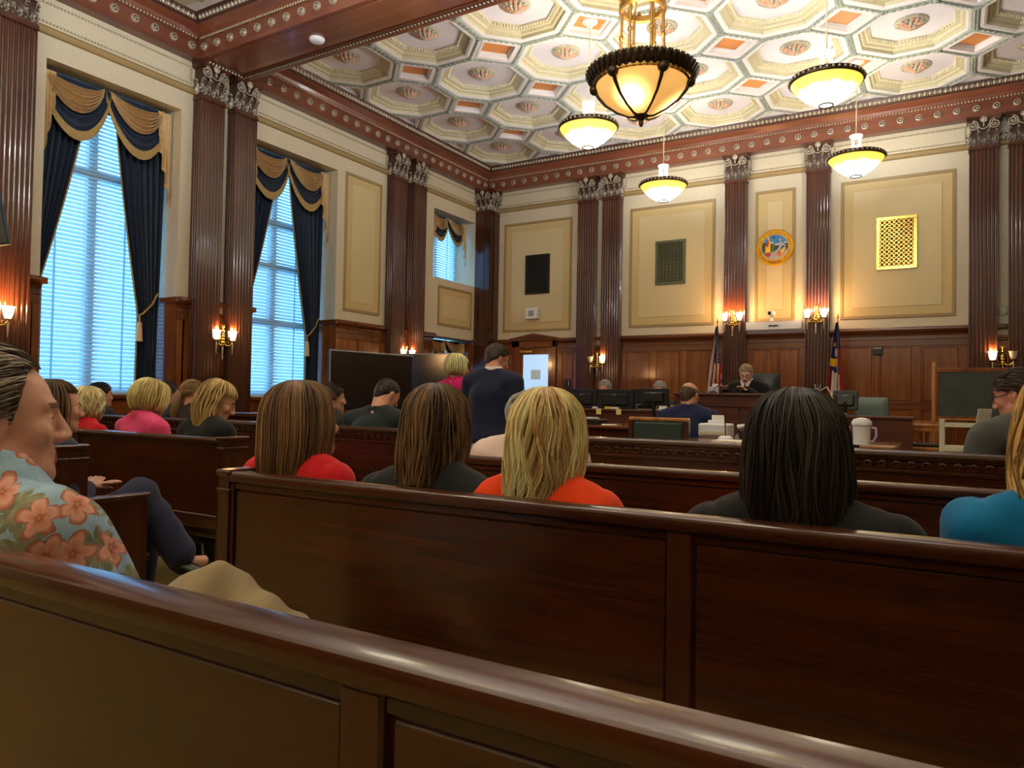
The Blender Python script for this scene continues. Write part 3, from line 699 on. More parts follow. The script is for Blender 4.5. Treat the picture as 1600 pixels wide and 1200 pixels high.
def pendant(x, y, label, pw=1.):
    t = thing('pendant_lamp', label, 'lamp', (x, y, 4.165), 0, 'four bowl pendants hanging from the ceiling')
    MB().lathe([(.0, .0), (.06, .002), (.12, .022), (.2, .075), (.28, .15), (.33, .215), (.338, .232)], 48).build('glass_bowl', MT['bowl'], t, 180)
    MB().lathe([(.332, .215), (.347, .222), (.352, .245), (.347, .265), (.335, .27), (.325, .25)], 48).build('rim', MT['brassd'], t, 40)
    st = MB()
    for i in range(40):
        a = 2 * PI * i / 40; st.ell((.351 * math.cos(a), .351 * math.sin(a), .243), (.013, .013, .013), 6, 4)
    st.build('rim_beads', MT['silver'], t, 60, kind='stuff')
    MB().tube([(.066 * math.cos(2 * PI * i / 24), .066 * math.sin(2 * PI * i / 24), -.002) for i in range(25)], .009, 6, cap=False).build('bottom_ring', MT['brassd'], t, 60)
    g = MB().lathe([(.03, .50), (.075, .505), (.08, .525), (.075, .53), (0, .53)], 20)
    g.build('gallery', MT['white'], t, 40)
    MB().lathe([(.06, .36), (.07, .365), (.07, .375), (.05, .38)], 20).build('gallery_ring', MT['white'], t, 40)
    for i in range(4):
        a = PI / 4 + i * PI / 2; MB().box(.055 * math.cos(a) - .011, .055 * math.cos(a) + .011, .055 * math.sin(a) - .011, .055 * math.sin(a) + .011, .26, .52).build('gallery_post', MT['white'], t, 0)
    MB().tube([(0, 0, .5), (0, 0, 1.49)], .008, 8).build('rod', MT['creamp'], t, 60)
    MB().lathe([(.0, 1.40), (.03, 1.41), (.05, 1.45), (.09, 1.47), (.095, 1.50), (0, 1.50)], 20).build('ceiling_rose', MT['white'], t, 40)
    lamp('pendant_bulb', 'POINT', (0, 0, .30), P_UP * pw, (.95, .975, 1.), t, shadow_soft_size=.12)
    return t
P_UP = 44.
pendant(-3.67, 7.74, 'yellow glass bowl pendant lamp left of the chandelier, nearer of the left two')
pendant(-1.09, 7.74, 'largest yellow glass bowl pendant lamp, upper right of the chandelier')
pendant(-3.67, 10.33, 'yellow bowl pendant below the chandelier, in front of the framed panel left of the seal')
pendant(-1.09, 10.33, 'yellow bowl pendant on the right in front of the pilaster right of the seal')
for _x, _y, _lb in ((-3.67, 3.18, 'left one above the pews'), (-1.09, 3.18, 'right one above the pews'), (-3.67, -1.6, 'left one behind the viewer'), (-1.09, -1.6, 'right one behind the viewer')):  # unseen copies of the pendants, added to light the pews
    pendant(_x, _y, 'unseen bowl pendant lamp added to light the rear half, ' + _lb, 4.2)
def chandelier(x, y):
    t = thing('chandelier', 'large bronze chandelier with an amber glass bowl and leafy crown', 'lamp', (x, y, 3.575))
    pr = [(.0, .095), (.10, .10), (.2, .145), (.3, .215), (.365, .295), (.395, .37)]
    MB().lathe(pr, 60).build('glass_bowl', MT['amber'], t, 180)
    MB().lathe([(0, 0), (.012, .005), (.022, .03), (.018, .05), (.03, .07), (.06, .085), (.065, .10), (.04, .115), (0, .115)], 20).build('finial', MT['brassd'], t, 40)
    for k in range(6):
        a = 2 * PI * k / 6 + .28; R = Matrix.Rotation(a, 3, 'Z')
        b = MB().tube([R @ Vector((r + .008, 0, z - .006)) for r, z in pr], [.012, .010, .010, .012, .016, .024], 8)
        b.ell(R @ Vector((.405, 0, .36)), (.05, .05, .05), 10, 6); b.build('bowl_rib', MT['brassd'], t, 60)
        p = MB().tube([R @ Vector((.19, 0, .36)), R @ Vector((.185, 0, .60)), R @ Vector((.18, 0, .82)), R @ Vector((.175, 0, 1.02))], [.012, .018, .012, .015], 8)
        p.ell(R @ Vector((.185, 0, .60)), (.03, .03, .018), 10, 6); p.ell(R @ Vector((.18, 0, .79)), (.022, .022, .03), 8, 6)
        p.build('rod', MT['brassm'], t, 60)
        q = MB().tube([R @ Vector((.175, 0, 1.04)), R @ Vector((.15, 0, 1.16)), R @ Vector((.06, 0, 1.30)), R @ Vector((.02, 0, 1.42))], [.014, .012, .010, .010], 6); q.build('upper_arm', MT['brassm'], t, 60)
    MB().lathe([(.39, .36), (.415, .365), (.42, .385), (.40, .395), (.385, .39)], 60).build('bowl_ring', MT['brassm'], t, 40)
    cr = MB()
    for ring, (n, r, z, h) in enumerate(((46, .425, .37, .075), (46, .46, .40, .085))):
        for i in range(n):
            a = 2 * PI * (i + .5 * ring) / n; R = Matrix.Rotation(a, 3, 'Z') @ Matrix.Rotation(.55, 3, 'Y')
            c = (r * math.cos(a), r * math.sin(a), z + .03)
            cr.ell(c, (.012, .026, .05), 6, 5, R); 
            for s in (-1, 1): cr.ell((c[0] - s * .02 * math.sin(a), c[1] + s * .02 * math.cos(a), c[2] + .04), (.012, .014, .02), 5, 4, R)
    cr.build('leafy_crown', MT['brassd'], t, 60, kind='stuff')
    MB().lathe([(.395, .375), (.45, .425), (.475, .465), (.468, .468), (.44, .43), (.39, .385)], 60).build('crown_ring', MT['brassd'], t, 40)
    MB().lathe([(.19, 1.0), (.205, 1.01), (.205, 1.06), (.19, 1.07), (.165, 1.06), (.165, 1.01), (.19, 1.0)], 40).build('upper_ring', MT['brassm'], t, 40)
    kn = MB()
    for i in range(12):
        a = 2 * PI * i / 12; kn.ell((.19 * math.cos(a), .19 * math.sin(a), 1.085), (.018, .018, .025), 8, 5)
    kn.build('ring_knobs', MT['brass'], t, 60, kind='stuff')
    MB().tube([(0, 0, 1.38), (0, 0, 1.575)], [.03, .02], 12).build('stem', MT['brassm'], t, 60)
    lamp('chandelier_bulb', 'POINT', (0, 0, .42), 75., (1., .95, .88), t, shadow_soft_size=.15)
chandelier(-2.32, 5.95)

def sconce_parts(t, lit):
    bp = MB().ell((0, .012, -.02), (.045, .02, .085), 14, 8).ell((0, .018, -.10), (.028, .02, .05), 10, 6); bp.build('backplate', MT['brass'], t, 50)
    c = MB()
    for z, r in ((.15, .016), (.135, .024), (.11, .014), (.085, .019), (.05, .013), (.02, .02), (-.02, .026), (-.06, .03), (-.09, .022)):
        c.ell((0, .085, z), (r, r, max(.012, r * .9)), 9, 6)
    for s in (-1, 1):
        c.tube([(s * .005, .085, .14), (s * .03, .085, .165), (s * .034, .085, .15), (s * .022, .085, .142)], .006, 6)
    c.tube([(0, .02, -.05), (0, .085, -.05)], .012, 8)
    c.build('centre_stem', MT['brass'], t, 60)
    MB().tube([(0, .085, -.09), (0, .085, -.12), (0, .085, -.2), (0, .085, -.25), (0, .085, -.27)], [.006, .014, .008, .013, .003], 8).build('drop', MT['silver'], t, 60)
    for s, on in zip((-1, 1), lit):
        a = MB().tube([(0, .085, -.06), (s * .04, .10, -.095), (s * .085, .115, -.09), (s * .112, .12, -.055), (s * .115, .12, -.03)], [.010, .009, .009, .008, .012], 8)
        a.tube([(s * .03, .095, -.08), (s * .05, .10, -.045), (s * .075, .105, -.05), (s * .065, .105, -.07)], .006, 6)
        a.lathe([(.0, -.045), (.03, -.038), (.034, -.03), (.02, -.022)], 14, (s * .115, .12, 0)); a.build('arm', MT['brass'], t, 60)
        MB().tube([(s * .115, .12, -.05), (s * .115, .12, -.09), (s * .115, .12, -.15), (s * .115, .12, -.20)], [.008, .012, .006, .004], 8).build('drop', MT['silver'], t, 60)
        MB().lathe([(.0, -.02), (.026, -.02), (.034, .0), (.042, .03), (.046, .06), (.05, .078), (.056, .085), (.05, .084), (.042, .06)], 18, (s * .115, .12, 0)).build('glass_shade', MT['cup'] if on else MT['cupoff'], t, 180)
        if on: lamp('sconce_bulb', 'POINT', (s * .115, .12, .11), 8.5, (1., .52, .20), t, shadow_soft_size=.04)
def sconce(loc, rz, label, lit=(1, 1)):
    t = thing('wall_sconce', label, 'lamp', loc, rz, 'brass two-arm sconces on the walls'); sconce_parts(t, lit); return t
sconce((XL + .15, 3.31, 1.90), -PI / 2, 'brass sconce with white glass shades at the left edge of the picture')
sconce((XL + .03, 5.878, 1.90), -PI / 2, 'brass sconce with two glowing shades between the pilasters right of the nearest window')
sconce((XL + .03, 9.395, 1.90), -PI / 2, 'brass sconce just above the dark television screens')
sconce((-5.325, YB - .03, 1.90), PI, 'brass sconce on the back wall right of the door, one shade unlit', (1, 0))
sconce((-2.97, YB - .15, 2.53), PI, 'brass sconce on the pilaster left of the seal')
sconce((-1.75, YB - .15, 2.53), PI, 'brass sconce on the pilaster right of the seal')
sconce((.56, YB - .03, 1.88), PI, 'brass sconce above the chalkboard, one shade unlit', (0, 1))

# ================================================================== DOOR, WALL FITTINGS
dr = struct(MB().box(-7.09, -6.92, YB - .07, YB, 0, 2.30, .008).box(-6.24, -6.16, YB - .07, YB, 0, 2.30, .008).box(-7.09, -6.16, YB - .07, YB, 2.18, 2.30, .008).build('door_1', MT['wains'], smooth=0))
ped = MB(); pts = [(-7.13, 2.30), (-6.12, 2.30), (-6.12, 2.35), (-6.625, 2.435), (-7.13, 2.35)]
ped.add([(x, YB - .10, z) for x, z in pts] + [(x, YB, z) for x, z in pts], [(0, 1, 2, 3, 4), (9, 8, 7, 6, 5)] + [(i, (i + 1) % 5, 5 + (i + 1) % 5, 5 + i) for i in range(5)]); ped.build('door_pediment', MT['wainsd'], dr, 0)
frm = MB()
for q in ((-6.92, -6.86, 0, 2.18), (-6.33, -6.24, 0, 2.18), (-6.86, -6.33, 2.05, 2.18), (-6.86, -6.33, 0, 1.02)): frm.box(q[0], q[1], YB - .04, YB - .002, q[2], q[3], .004)
lf = frm.build('door_leaf', MT['wains'], dr, 0)
MT['doorglass'] = emit('frosted_glass_painted_daylight', (.40, .68, 1., 1), .50, lin(190, 215, 240))  # emission stands in for daylight coming through the pane
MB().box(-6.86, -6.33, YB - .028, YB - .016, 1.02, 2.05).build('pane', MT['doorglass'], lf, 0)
MB().box(-6.69, -6.49, YB - .032, YB - .029, 1.59, 1.77).build('paper_notice', emit('grey_paper_painted_backlight', (.34, .38, .36, 1), .38, lin(150, 152, 148)), lf, 0)  # notice glows faintly in place of light passing through the paper
MB().box(-6.91, -6.63, YB - .09, YB - .045, 2.08, 2.13, .006).build('door_closer', MT['brassm'], lf, 0)
MB().tube([(-6.90, YB - .08, 2.13), (-6.80, YB - .1, 2.17), (-6.62, YB - .075, 2.19)], .008, 6).build('closer_arm', MT['brassm'], lf, 60)
def on_back(name, mb, mat, label, cat, parts=()): 
    o = tag(mb.build(name, mat, smooth=40), label, cat); return o
o = on_back('speaker_box', MB().box(-6.77, -6.53, YB - .14, YB - .012, 2.70, 2.90, .01), MT['white'], 'white square speaker box on the cream wall above the door', 'speaker')
MB().box(-6.71, -6.60, YB - .146, YB - .139, 2.75, 2.85, .002).build('speaker_mesh', MT['grey'], o, 0)
for x, lb in ((-5.325, 'round white wall plate between the pilasters near the door'), (.56, 'round cream wall plate between the pilasters above the chalkboard')):
    tag(MB().lathe([(0, .02), (.055, .018), (.065, .012), (.07, 0)], 24, (x, YB, 2.52), mat=Matrix.Rotation(PI / 2, 3, 'X')).build('wall_plate', MT['creamp'], smooth=40), lb, 'wall plate')
tag(MB().lathe([(0, .02), (.05, .018), (.06, .012), (.065, 0)], 24, (XL, 5.878, 2.47), mat=Matrix.Rotation(PI / 2, 3, 'Y')).build('wall_plate', MT['creamp'], smooth=40), 'round cream wall plate above the sconce right of the nearest window', 'wall plate')
o = tag(MB().box(-1.01, -.88, YB - .07, YB - .02, 1.95, 2.06, .006).build('thermostat', MT['black'], smooth=0), 'small black box on the wood panelling right of the blue flag', 'thermostat')
MB().box(-1.0, -.89, YB - .075, YB - .069, 2.035, 2.052).build('thermostat_edge', MT['grey'], o, 0)
o = tag(MB().box(-5.98, -5.88, YB - .06, YB - .015, 1.42, 1.60, .006).build('intercom', MT['black'], smooth=0), 'small black box on the panelling between the door and the pilasters', 'intercom')
MB().box(-5.90, -5.89, YB - .064, YB - .059, 1.48, 1.58).build('intercom_edge', MT['white'], o, 0)
# grilles: frame, dark backing, pierced lattice of small flowers
def grille(x0, x1, z0, z1, mf, label):
    t = thing('wall_grille', label, 'grille', ((x0 + x1) / 2, YB - .012, (z0 + z1) / 2), 0, 'pierced metal grilles on the back wall'); w, h = (x1 - x0) / 2, (z1 - z0) / 2
    f = MB(); b = .045
    for q in ((-w, w, h - b, h), (-w, w, -h, -h + b), (-w, -w + b, -h + b, h - b), (w - b, w, -h + b, h - b)): f.box(q[0], q[1], -.025, 0, q[2], q[3], .003)
    f.build('grille_frame', mf, t, 0)
    MB().box(-w + b, w - b, -.004, 0, -h + b, h - b).build('backing', MT['black'], t, 0)
    L = MB(); nx = 7; st = (2 * w - 2 * b) / nx; nz = int(round((2 * h - 2 * b) / st)); sz = (2 * h - 2 * b) / nz
    for i in range(nx):
        for j in range(nz):
            cx, cz = -w + b + (i + .5) * st, -h + b + (j + .5) * sz
            L.lathe([(st * .37, 0), (st * .37, -.010), (st * .49, -.010), (st * .50, 0)], 10, (cx, -.004, cz), mat=Matrix.Rotation(-PI / 2, 3, 'X'))
            for k in range(3):
                a = k * PI / 3; dx, dz = st * .46 * math.cos(a), st * .46 * math.sin(a); L.tube([(cx - dx, -.010, cz - dz), (cx + dx, -.010, cz + dz)], .0058, 4)
    L.build('grille_lattice', mf, t, 0, kind='stuff')
MT['bronze'] = plain('bronze_grille', lin(52, 48, 40), .45, .6, var=.25); MT['verd'] = plain('verdigris_brass', lin(104, 110, 84), .4, .7, var=.25)
grille(-6.85, -6.34, 3.17, 3.90, MT['bronze'], 'dark bronze wall grille nearest the corner, above the door')
grille(-4.32, -3.80, 3.18, 3.92, MT['verd'], 'greenish bronze wall grille in the framed panel left of the seal')
grille(-.97, -.45, 3.18, 3.94, MT['brass'], 'shiny brass wall grille in the large framed panel at right')
# projector screen housing and camera
t = thing('screen_housing', 'white projector screen housing on the wall under the seal', 'projector screen', (-2.37, YB - .10, 2.36))
pr = [(.085, 2.30), (.16, 2.36), (.17, 2.48), (0.0, 2.48), (0, 2.30)]
m = WM(mapB); m.v = [(t_, o_, z_) for t_ in (-2.78, -1.97) for o_, z_ in pr]; m.f = [tuple(range(5)), tuple(range(9, 4, -1))] + [(i, (i + 1) % 5, 5 + (i + 1) % 5, 5 + i) for i in range(5)]; m.mi = [0] * 7
m.v = [(a + 2.37, b, c) for a, b, c in m.v]; m.v = [(a, (YB - b) - (YB - .10), c - 2.36) for a, b, c in m.v]; m.mp = lambda a, b, c: (a, b, c)
m.build('housing', MT['white'], t, 0)
m = MB()
for i in range(7): m.ell((-.06 + i * .02, -.072, .055), (.011, .004, .011 + .004 * (i % 3 == 1)), 8, 5)
m.build('badge', MT['black'], t, 60)
t = thing('dome_camera', 'small white camera with a black lens on top of the screen housing', 'camera', (-2.40, YB - .14, 2.49))
MB().tube([(0, 0, 0), (0, 0, .05)], [.03, .018], 10).build('bracket', MT['white'], t, 60); MB().ell((0, 0, .11), (.058, .058, .058), 18, 12).build('camera_body', MT['white'], t, 180)
MB().lathe([(0, .012), (.024, .008), (.03, 0)], 16, (-.02, -.052, .115), mat=Matrix.Rotation(PI / 2, 3, 'X') @ Matrix.Rotation(.35, 3, 'Y')).build('lens', MT['screen'], t, 60)
# ---- state seal
def seal():
    t = thing('state_seal', 'round gold state seal with two painted figures on the wall above the judge', 'seal', (-2.385, YB - .013, 3.645))
    D3 = Matrix.Rotation(PI / 2, 3, 'X')       # lathe axis z -> -y
    gold = plain('seal_gold', lin(226, 176, 32), .4, .2); red = plain('seal_red', lin(172, 36, 30), .5); blue = plain('seal_blue', lin(44, 138, 214), .5)
    green = plain('seal_green', lin(52, 82, 56), .6); whit = plain('seal_white', lin(206, 204, 200), .6); yel = plain('seal_yellow', lin(238, 188, 30), .5); grey = plain('seal_grey', lin(176, 176, 172), .6); skin = plain('seal_skin', lin(226, 196, 170), .6)
    MB().lathe([(0, 0), (.283, 0), (.283, .012), (.27, .02), (0, .02)], 64, mat=D3).build('disc', gold, t, 40)
    rp = MB()
    for i in range(72):
        a = 2 * PI * i / 72; R = Matrix.Rotation(-a, 3, 'Y') @ Matrix.Rotation(.7, 3, 'Y'); rp.ell((.273 * math.cos(a), -.02, .273 * math.sin(a)), (.017, .013, .008), 6, 4, R)
    rp.build('rope_border', gold, t, 60, kind='stuff')
    MB().lathe([(.195, .02), (.198, .027), (.205, .027), (.208, .02)], 64, mat=D3).build('inner_ring', gold, t, 40)
    MB().lathe([(0, .0215), (.197, .0215)], 48, mat=D3).build('sky', blue, t, 0)
    def flat(pts, y, mat, name):
        m = MB(); n = len(pts); m.add([(x, -y, z) for x, z in pts] + [(x, -.02, z) for x, z in pts], [tuple(range(n))] + [(i, (i + 1) % n, n + (i + 1) % n, n + i) for i in range(n)]); return m.build(name, mat, t, 0)
    arc = lambda a0, a1, r=.195, n=18: [(r * math.cos(math.radians(a0 + (a1 - a0) * i / n)), r * math.sin(math.radians(a0 + (a1 - a0) * i / n))) for i in range(n + 1)]
    flat(arc(155, 195) + [(-.07, -.10), (.02, -.08), (.12, -.02), (.10, .03), (.0, .045), (-.1, .06)], .024, green, 'hills')
    flat(arc(205, 352) + [(.15, -.07), (.05, -.085), (-.06, -.07), (-.12, -.07)], .026, grey, 'ground')
    flat(arc(345, 372, .195, 6) + [(.13, .05), (.12, -.01)], .025, plain('seal_violet', lin(70, 50, 80), .6), 'sea')
    flat([(-.155, -.085), (-.06, -.08), (-.065, -.13), (-.10, -.15), (-.14, -.12)], .034, red, 'pedestal')
    flat([(-.14, -.075), (-.06, -.075), (-.062, .02), (-.055, .075), (-.085, .12), (-.115, .09), (-.135, .02)], .038, yel, 'robe')
    flat([(-.13, .03), (-.10, .0), (-.085, .09), (-.10, .12), (-.12, .09)], .042, red, 'sash')
    MB().ell((-.093, -.034, .14), (.018, .01, .024), 10, 6).build('head', skin, t, 60)
    flat([(-.06, .09), (-.01, .075), (-.012, .06), (-.06, .06)], .04, skin, 'arm')
    MB().tube([(-.022, -.04, .13), (-.026, -.04, -.13)], .004, 5).build('staff', plain('seal_pale', lin(190, 200, 170), .6), t, 60)
    MB().ell((-.018, -.04, .15), (.016, .006, .02), 8, 5).build('cap', plain('seal_deepblue', lin(20, 70, 150), .6), t, 60)
    flat([(.02, -.14), (-.005, -.06), (.04, -.04), (.065, .0), (.06, .05), (.085, .085), (.11, .06), (.105, .0), (.085, -.05), (.05, -.08), (.04, -.14)], .038, grey, 'seated_figure')
    MB().ell((.085, -.036, .108), (.017, .01, .022), 10, 6).build('head', skin, t, 60)
    flat([(.06, .055), (-.0, .045), (-.002, .03), (.06, .03)], .04, whit, 'arm'); flat([(.105, .06), (.17, .01), (.163, .0), (.1, .035)], .04, whit, 'arm')
    flat([(.06, -.12), (.085, -.06), (.15, .0), (.165, -.02), (.12, -.10), (.09, -.13)], .034, yel, 'horn'); MB().ell((.07, -.04, -.115), (.032, .01, .032), 12, 6).build('fruit', plain('seal_orange', lin(224, 106, 24), .5), t, 60)
    MB().ell((.155, -.03, .06), (.025, .008, .016), 10, 6).build('cloud', whit, t, 60)
    def ring_text(txt, r, size, a0, a1, inward, name):
        m = MB(); n = len(txt)
        for i, ch in enumerate(txt):
            if ch == ' ': continue
            cu = bpy.data.curves.new('c', 'FONT'); cu.body = ch; cu.size = size; cu.align_x = 'CENTER'; cu.extrude = .002; ob = bpy.data.objects.new('c', cu); COL.objects.link(ob)
            dg = bpy.context.evaluated_depsgraph_get(); me = bpy.data.meshes.new_from_object(ob.evaluated_get(dg)); bpy.data.objects.remove(ob)
            a = math.radians(a0 + (a1 - a0) * i / (n - 1)); rot = a - PI / 2 if inward else a + PI / 2
            ca, sa = math.cos(rot), math.sin(rot); cx, cz = r * math.cos(a), r * math.sin(a)
            m.add([(cx + v.co.x * ca - v.co.y * sa, -.023 - v.co.z, cz + v.co.x * sa + v.co.y * ca) for v in me.vertices], [tuple(p.vertices) for p in me.polygons])
        m.build(name, red, t, 0)
    ring_text('THE GREAT SEAL OF THE STATE OF NORTH CAROLINA', .217, .036, 232, -52, True, 'lettering')
    ring_text('ESSE QUAM VIDERI', .243, .034, 247, 293, False, 'lettering')
    ring_text('MAY 20, 1775', .172, .02, 108, 72, True, 'lettering')
seal()
# ================================================================== PEWS
RAILP = [(-.052, -.032), (.0, -.032), (.004, -.028), (.006, -.012), (.003, -.004), (-.004, 0), (-.05, 0), (-.056, -.004), (-.058, -.014), (-.056, -.028)]
ZP = .969
def pew(x0, x1, y, label, stiles, ends=(True, True), post_x=None):
    """y = near (aisle side of the back) edge of the top rail; the seat is on the +Y side"""
    t = thing('pew', label, 'pew', (x0, y, 0), 0, 'mahogany pews in rows'); Ln = x1 - x0
    e0, e1 = (.045 if ends[0] else 0), Ln - (.045 if ends[1] else 0)
    m = MB().sweep(RAILP, (e0, 0, ZP), (e1, 0, ZP), (0, -1, 0)); m.build('top_rail', MT['pew'], t, 30)
    MB().box(e0, e1, .018, .052, .50, .94).build('back_board', MT['pew'], t, 0)
    MB().box(e0, e1, .008, .06, .47, .545, .006).build('bottom_rail', MT['pew'], t, 0)
    MB().box(e0, e1, .010, .03, .915, .938, .004).build('under_rail', MT['pew'], t, 0)
    ed = [(e0, e0 + .012)] + [(s - x0, s - x0 + .052) for s in stiles] + [(e1 - .012, e1)]
    for a, b in ed: MB().box(a, b, .004, .03, .545, .937, .004).build('stile', MT['pewv'], t, 0)
    for (a, b), (c, d) in zip(ed[:-1], ed[1:]):
        MB().box(b + .004, c - .004, .014, .03, .55, .914, .004).build('panel', MT['pew'], t, 0)
    MB().box(e0, e1, .06, .50, .405, .44, .008).build('seat', MT['pew'], t, 0)
    MB().box(e0, e1, .055, .075, .44, .93).build('back_rest', MT['pew'], t, 0)
    for s in list(stiles): MB().box(s - x0, s - x0 + .045, .07, .44, 0, .405, .004).build('seat_support', MT['pewv'], t, 0)
    for on, a in zip(ends, (0, Ln - .045)):
        if not on: continue
        pr = [(-.002, 0), (-.002, .965), (.16, .965), (.165, .955), (.165, .72), (.45, .72), (.45, 0)]
        e = MB(); n = len(pr); e.add([(a, p, q) for p, q in pr] + [(a + .045, p, q) for p, q in pr], [tuple(range(n)), tuple(range(2 * n - 1, n - 1, -1))] + [(i, (i + 1) % n, n + (i + 1) % n, n + i) for i in range(n)])
        o = e.build('end_panel', MT['pewv'], t, 0)
        MB().box(a - .008, a + .053, -.012, .17, .955, .975, .006).build('end_cap', MT['pew'], o, 0)
        MB().box(a - .006, a + .051, -.008, .17, .905, .918, .003).build('end_moulding', MT['pew'], o, 0)
        MB().box(a - .008, a + .053, .165, .465, .715, .738, .008).build('armrest', MT['pew'], o, 0)
    return t
pew(-1.90, 2.9, .505, 'nearest dark mahogany pew, its glossy top rail crossing the bottom of the picture', (-.487, .86), (True, False))
pew(-1.92, 2.9, 1.475, 'mahogany pew right behind the women in red, black and orange', (-.507, .86), (True, False))
pew(-1.92, 2.9, 2.505, 'third mahogany pew of the right block, behind the person in the pale shirt', (-.50, .86), (True, False))
pew(-7.6, -3.25, 1.655, 'mahogany pew of the left block with its armrest showing beside the navy trousers', (-6.2, -4.75), (False, True))
pew(-7.6, -3.36, 2.60, 'mahogany pew of the left block in front of the crossed navy legs', (-6.2, -4.83), (False, True))
# carved bar rail between the public seats and the well of the court
sp = []
for q in np.linspace(0, 1, 15):
    a = -.6 + q * 2 * PI * 1.35; r = .018 * (1 - .72 * q); sp.append((r * math.cos(a), -.004, r * math.sin(a)))
sc_me = shared(MB().tube([(-.03, -.003, -.018), (-.016, -.004, -.012), (.0, -.004, -.012), (.012, -.004, -.012)] + sp, [.004, .006, .006, .006] + [.0062] * 13 + [.005, .004], 5), 'scroll', MT['pew'], 60)
def bar(x0, x1, label):
    t = thing('bar_rail', label, 'railing', (x0, 3.85, 0), 0, 'carved railings in front of the court'); Ln = x1 - x0
    MB().sweep([(-.06, -.03), (.02, -.03), (.028, -.02), (.026, -.008), (.018, 0), (-.06, 0)], (0, 0, 1.0), (Ln, 0, 1.0), (0, -1, 0)).build('top_rail', MT['pew'], t, 30)
    MB().box(0, Ln, .0, .05, .0, .97).build('board', MT['pew'], t, 0)
    MB().box(0, Ln, -.014, .0, .955, .972, .004).build('upper_moulding', MT['pew'], t, 0)
    MB().box(0, Ln, -.012, .0, .895, .912, .004).build('lower_moulding', MT['pew'], t, 0)
    MB().box(0, Ln, -.012, .0, .0, .12, .004).build('base_board', MT['pew'], t, 0)
    n = int(Ln / .0605)
    for i in range(n): link('scroll', sc_me, t, (.03 + i * .0605, .0, .934))
    return t
bar(-7.5, -3.1, 'carved wave-pattern railing on the left, below the uniformed officer')
bar(-1.95, 2.95, 'carved wave-pattern railing on the right, in front of the judge')

# ================================================================== THE WELL: platform, bench, desks
struct(MB().box(XL + .02, XR - .02, 8.35, YB - .05, 0, .30, .01).build('dais', MT['wainsd'], smooth=0)).name = 'trim_7'
MT['bench'] = wood('bench_mahogany', lin(66, 28, 18), lin(88, 42, 28), lin(102, 54, 36), 'X', .32, .25, .6)
def desk(name, label, x0, x1, y0, y1, z0, z1, front=True, mat='bench', top=.035, over=.03, mould=(), cat='desk'):
    t = thing(name, label, cat, ((x0 + x1) / 2, y0, z0)); w = (x1 - x0) / 2; d = y1 - y0; h = z1 - z0
    MB().box(-w - over, w + over, -over, d + over, h - top, h, .008).build('top', MT[mat], t, 0)
    MB().box(-w, w, 0, .03, 0, h - top).build('front_panel', MT[mat], t, 0)
    for a, b in ((-w, -w + .03), (w - .03, w)): MB().box(a, b, .03, d, 0, h - top).build('side_panel', MT[mat], t, 0)
    for z in mould: MB().box(-w - .015, w + .015, -.018, 0, z - z0 - .018, z - z0 + .018, .006).build('moulding', MT[mat], t, 0)
    MB().box(-w - .01, w + .01, -.012, 0, 0, .1, .004).build('base_board', MT[mat], t, 0)
    return t
desk('judge_bench', 'tall brown judge\'s bench with moulded front under the judge', -3.0, -1.27, 9.0, 9.75, .30, 1.335, mould=(1.185, 1.215), cat='bench')
desk('witness_stand', 'plain brown witness stand below the grey-green leather chair', -1.22, -.38, 8.95, 9.25, .30, 1.10)
desk('clerk_counter', 'brown clerk\'s counter with sticky notes below the row of monitors', -4.5, -2.55, 8.55, 8.92, .30, 1.115)
def table(name, label, x0, x1, y0, y1, z1, mat='wainsd', skirt=.42):
    t = thing(name, label, 'table', ((x0 + x1) / 2, (y0 + y1) / 2, 0)); w, d = (x1 - x0) / 2, (y1 - y0) / 2
    MB().box(-w, w, -d, d, z1 - .03, z1, .008).build('top', MT[mat], t, 0)
    MB().box(-w + .06, w - .06, -d + .06, -d + .085, z1 - skirt, z1 - .03).build('modesty_panel', MT['pew'], t, 0)
    for sx in (-1, 1):
        for sy in (-1, 1): MB().box(sx * (w - .10) - .03, sx * (w - .10) + .03, sy * (d - .1) - .03, sy * (d - .1) + .03, 0, z1 - .03, .004).build('leg', MT['pewv'], t, 0)
    MB().box(-w + .06, -w + .09, -d + .1, d - .1, z1 - skirt, z1 - .03).build('side_panel', MT['pew'], t, 0); MB().box(w - .09, w - .06, -d + .1, d - .1, z1 - skirt, z1 - .03).build('side_panel', MT['pew'], t, 0)
    return t
table('counsel_table', 'dark counsel table left of the green chair, papers on it', -4.3, -2.33, 6.5, 7.3, .975)
table('counsel_table', 'counsel table on the right holding the microphone and the white jug', -1.745, -.33, 5.15, 6.2, .935)
# chairs
def green_chair():
    t = thing('leather_chair', 'green leather chair with a brass-edged wooden frame left of the seated man in navy', 'chair', (-2.01, 5.62, 0))
    MB().box(-.21, .21, -.03, .03, .60, 1.055, .02).build('back_pad', MT['leather'], t, 30)
    f = MB().box(-.245, .245, -.022, .04, 1.055, 1.085, .008); f.build('top_frame', MT['oak'], t, 0)
    for s in (-1, 1):
        MB().box(s * .23 - .018, s * .23 + .018, -.022, .04, .0, 1.06, .006).build('back_post', MT['pewv'], t, 0)
        MB().box(s * .23 - .02, s * .23 + .02, .42, .46, .0, .66, .006).build('front_post', MT['pewv'], t, 0)
        MB().box(s * .23 - .03, s * .23 + .03, .0, .47, .66, .69, .01).build('armrest', MT['pewv'], t, 0)
    MB().box(-.22, .22, .02, .47, .46, .54, .025).build('seat', MT['leather'], t, 30)
    MB().box(-.21, .21, .03, .46, .40, .46).build('seat_frame', MT['pewv'], t, 0)
green_chair()
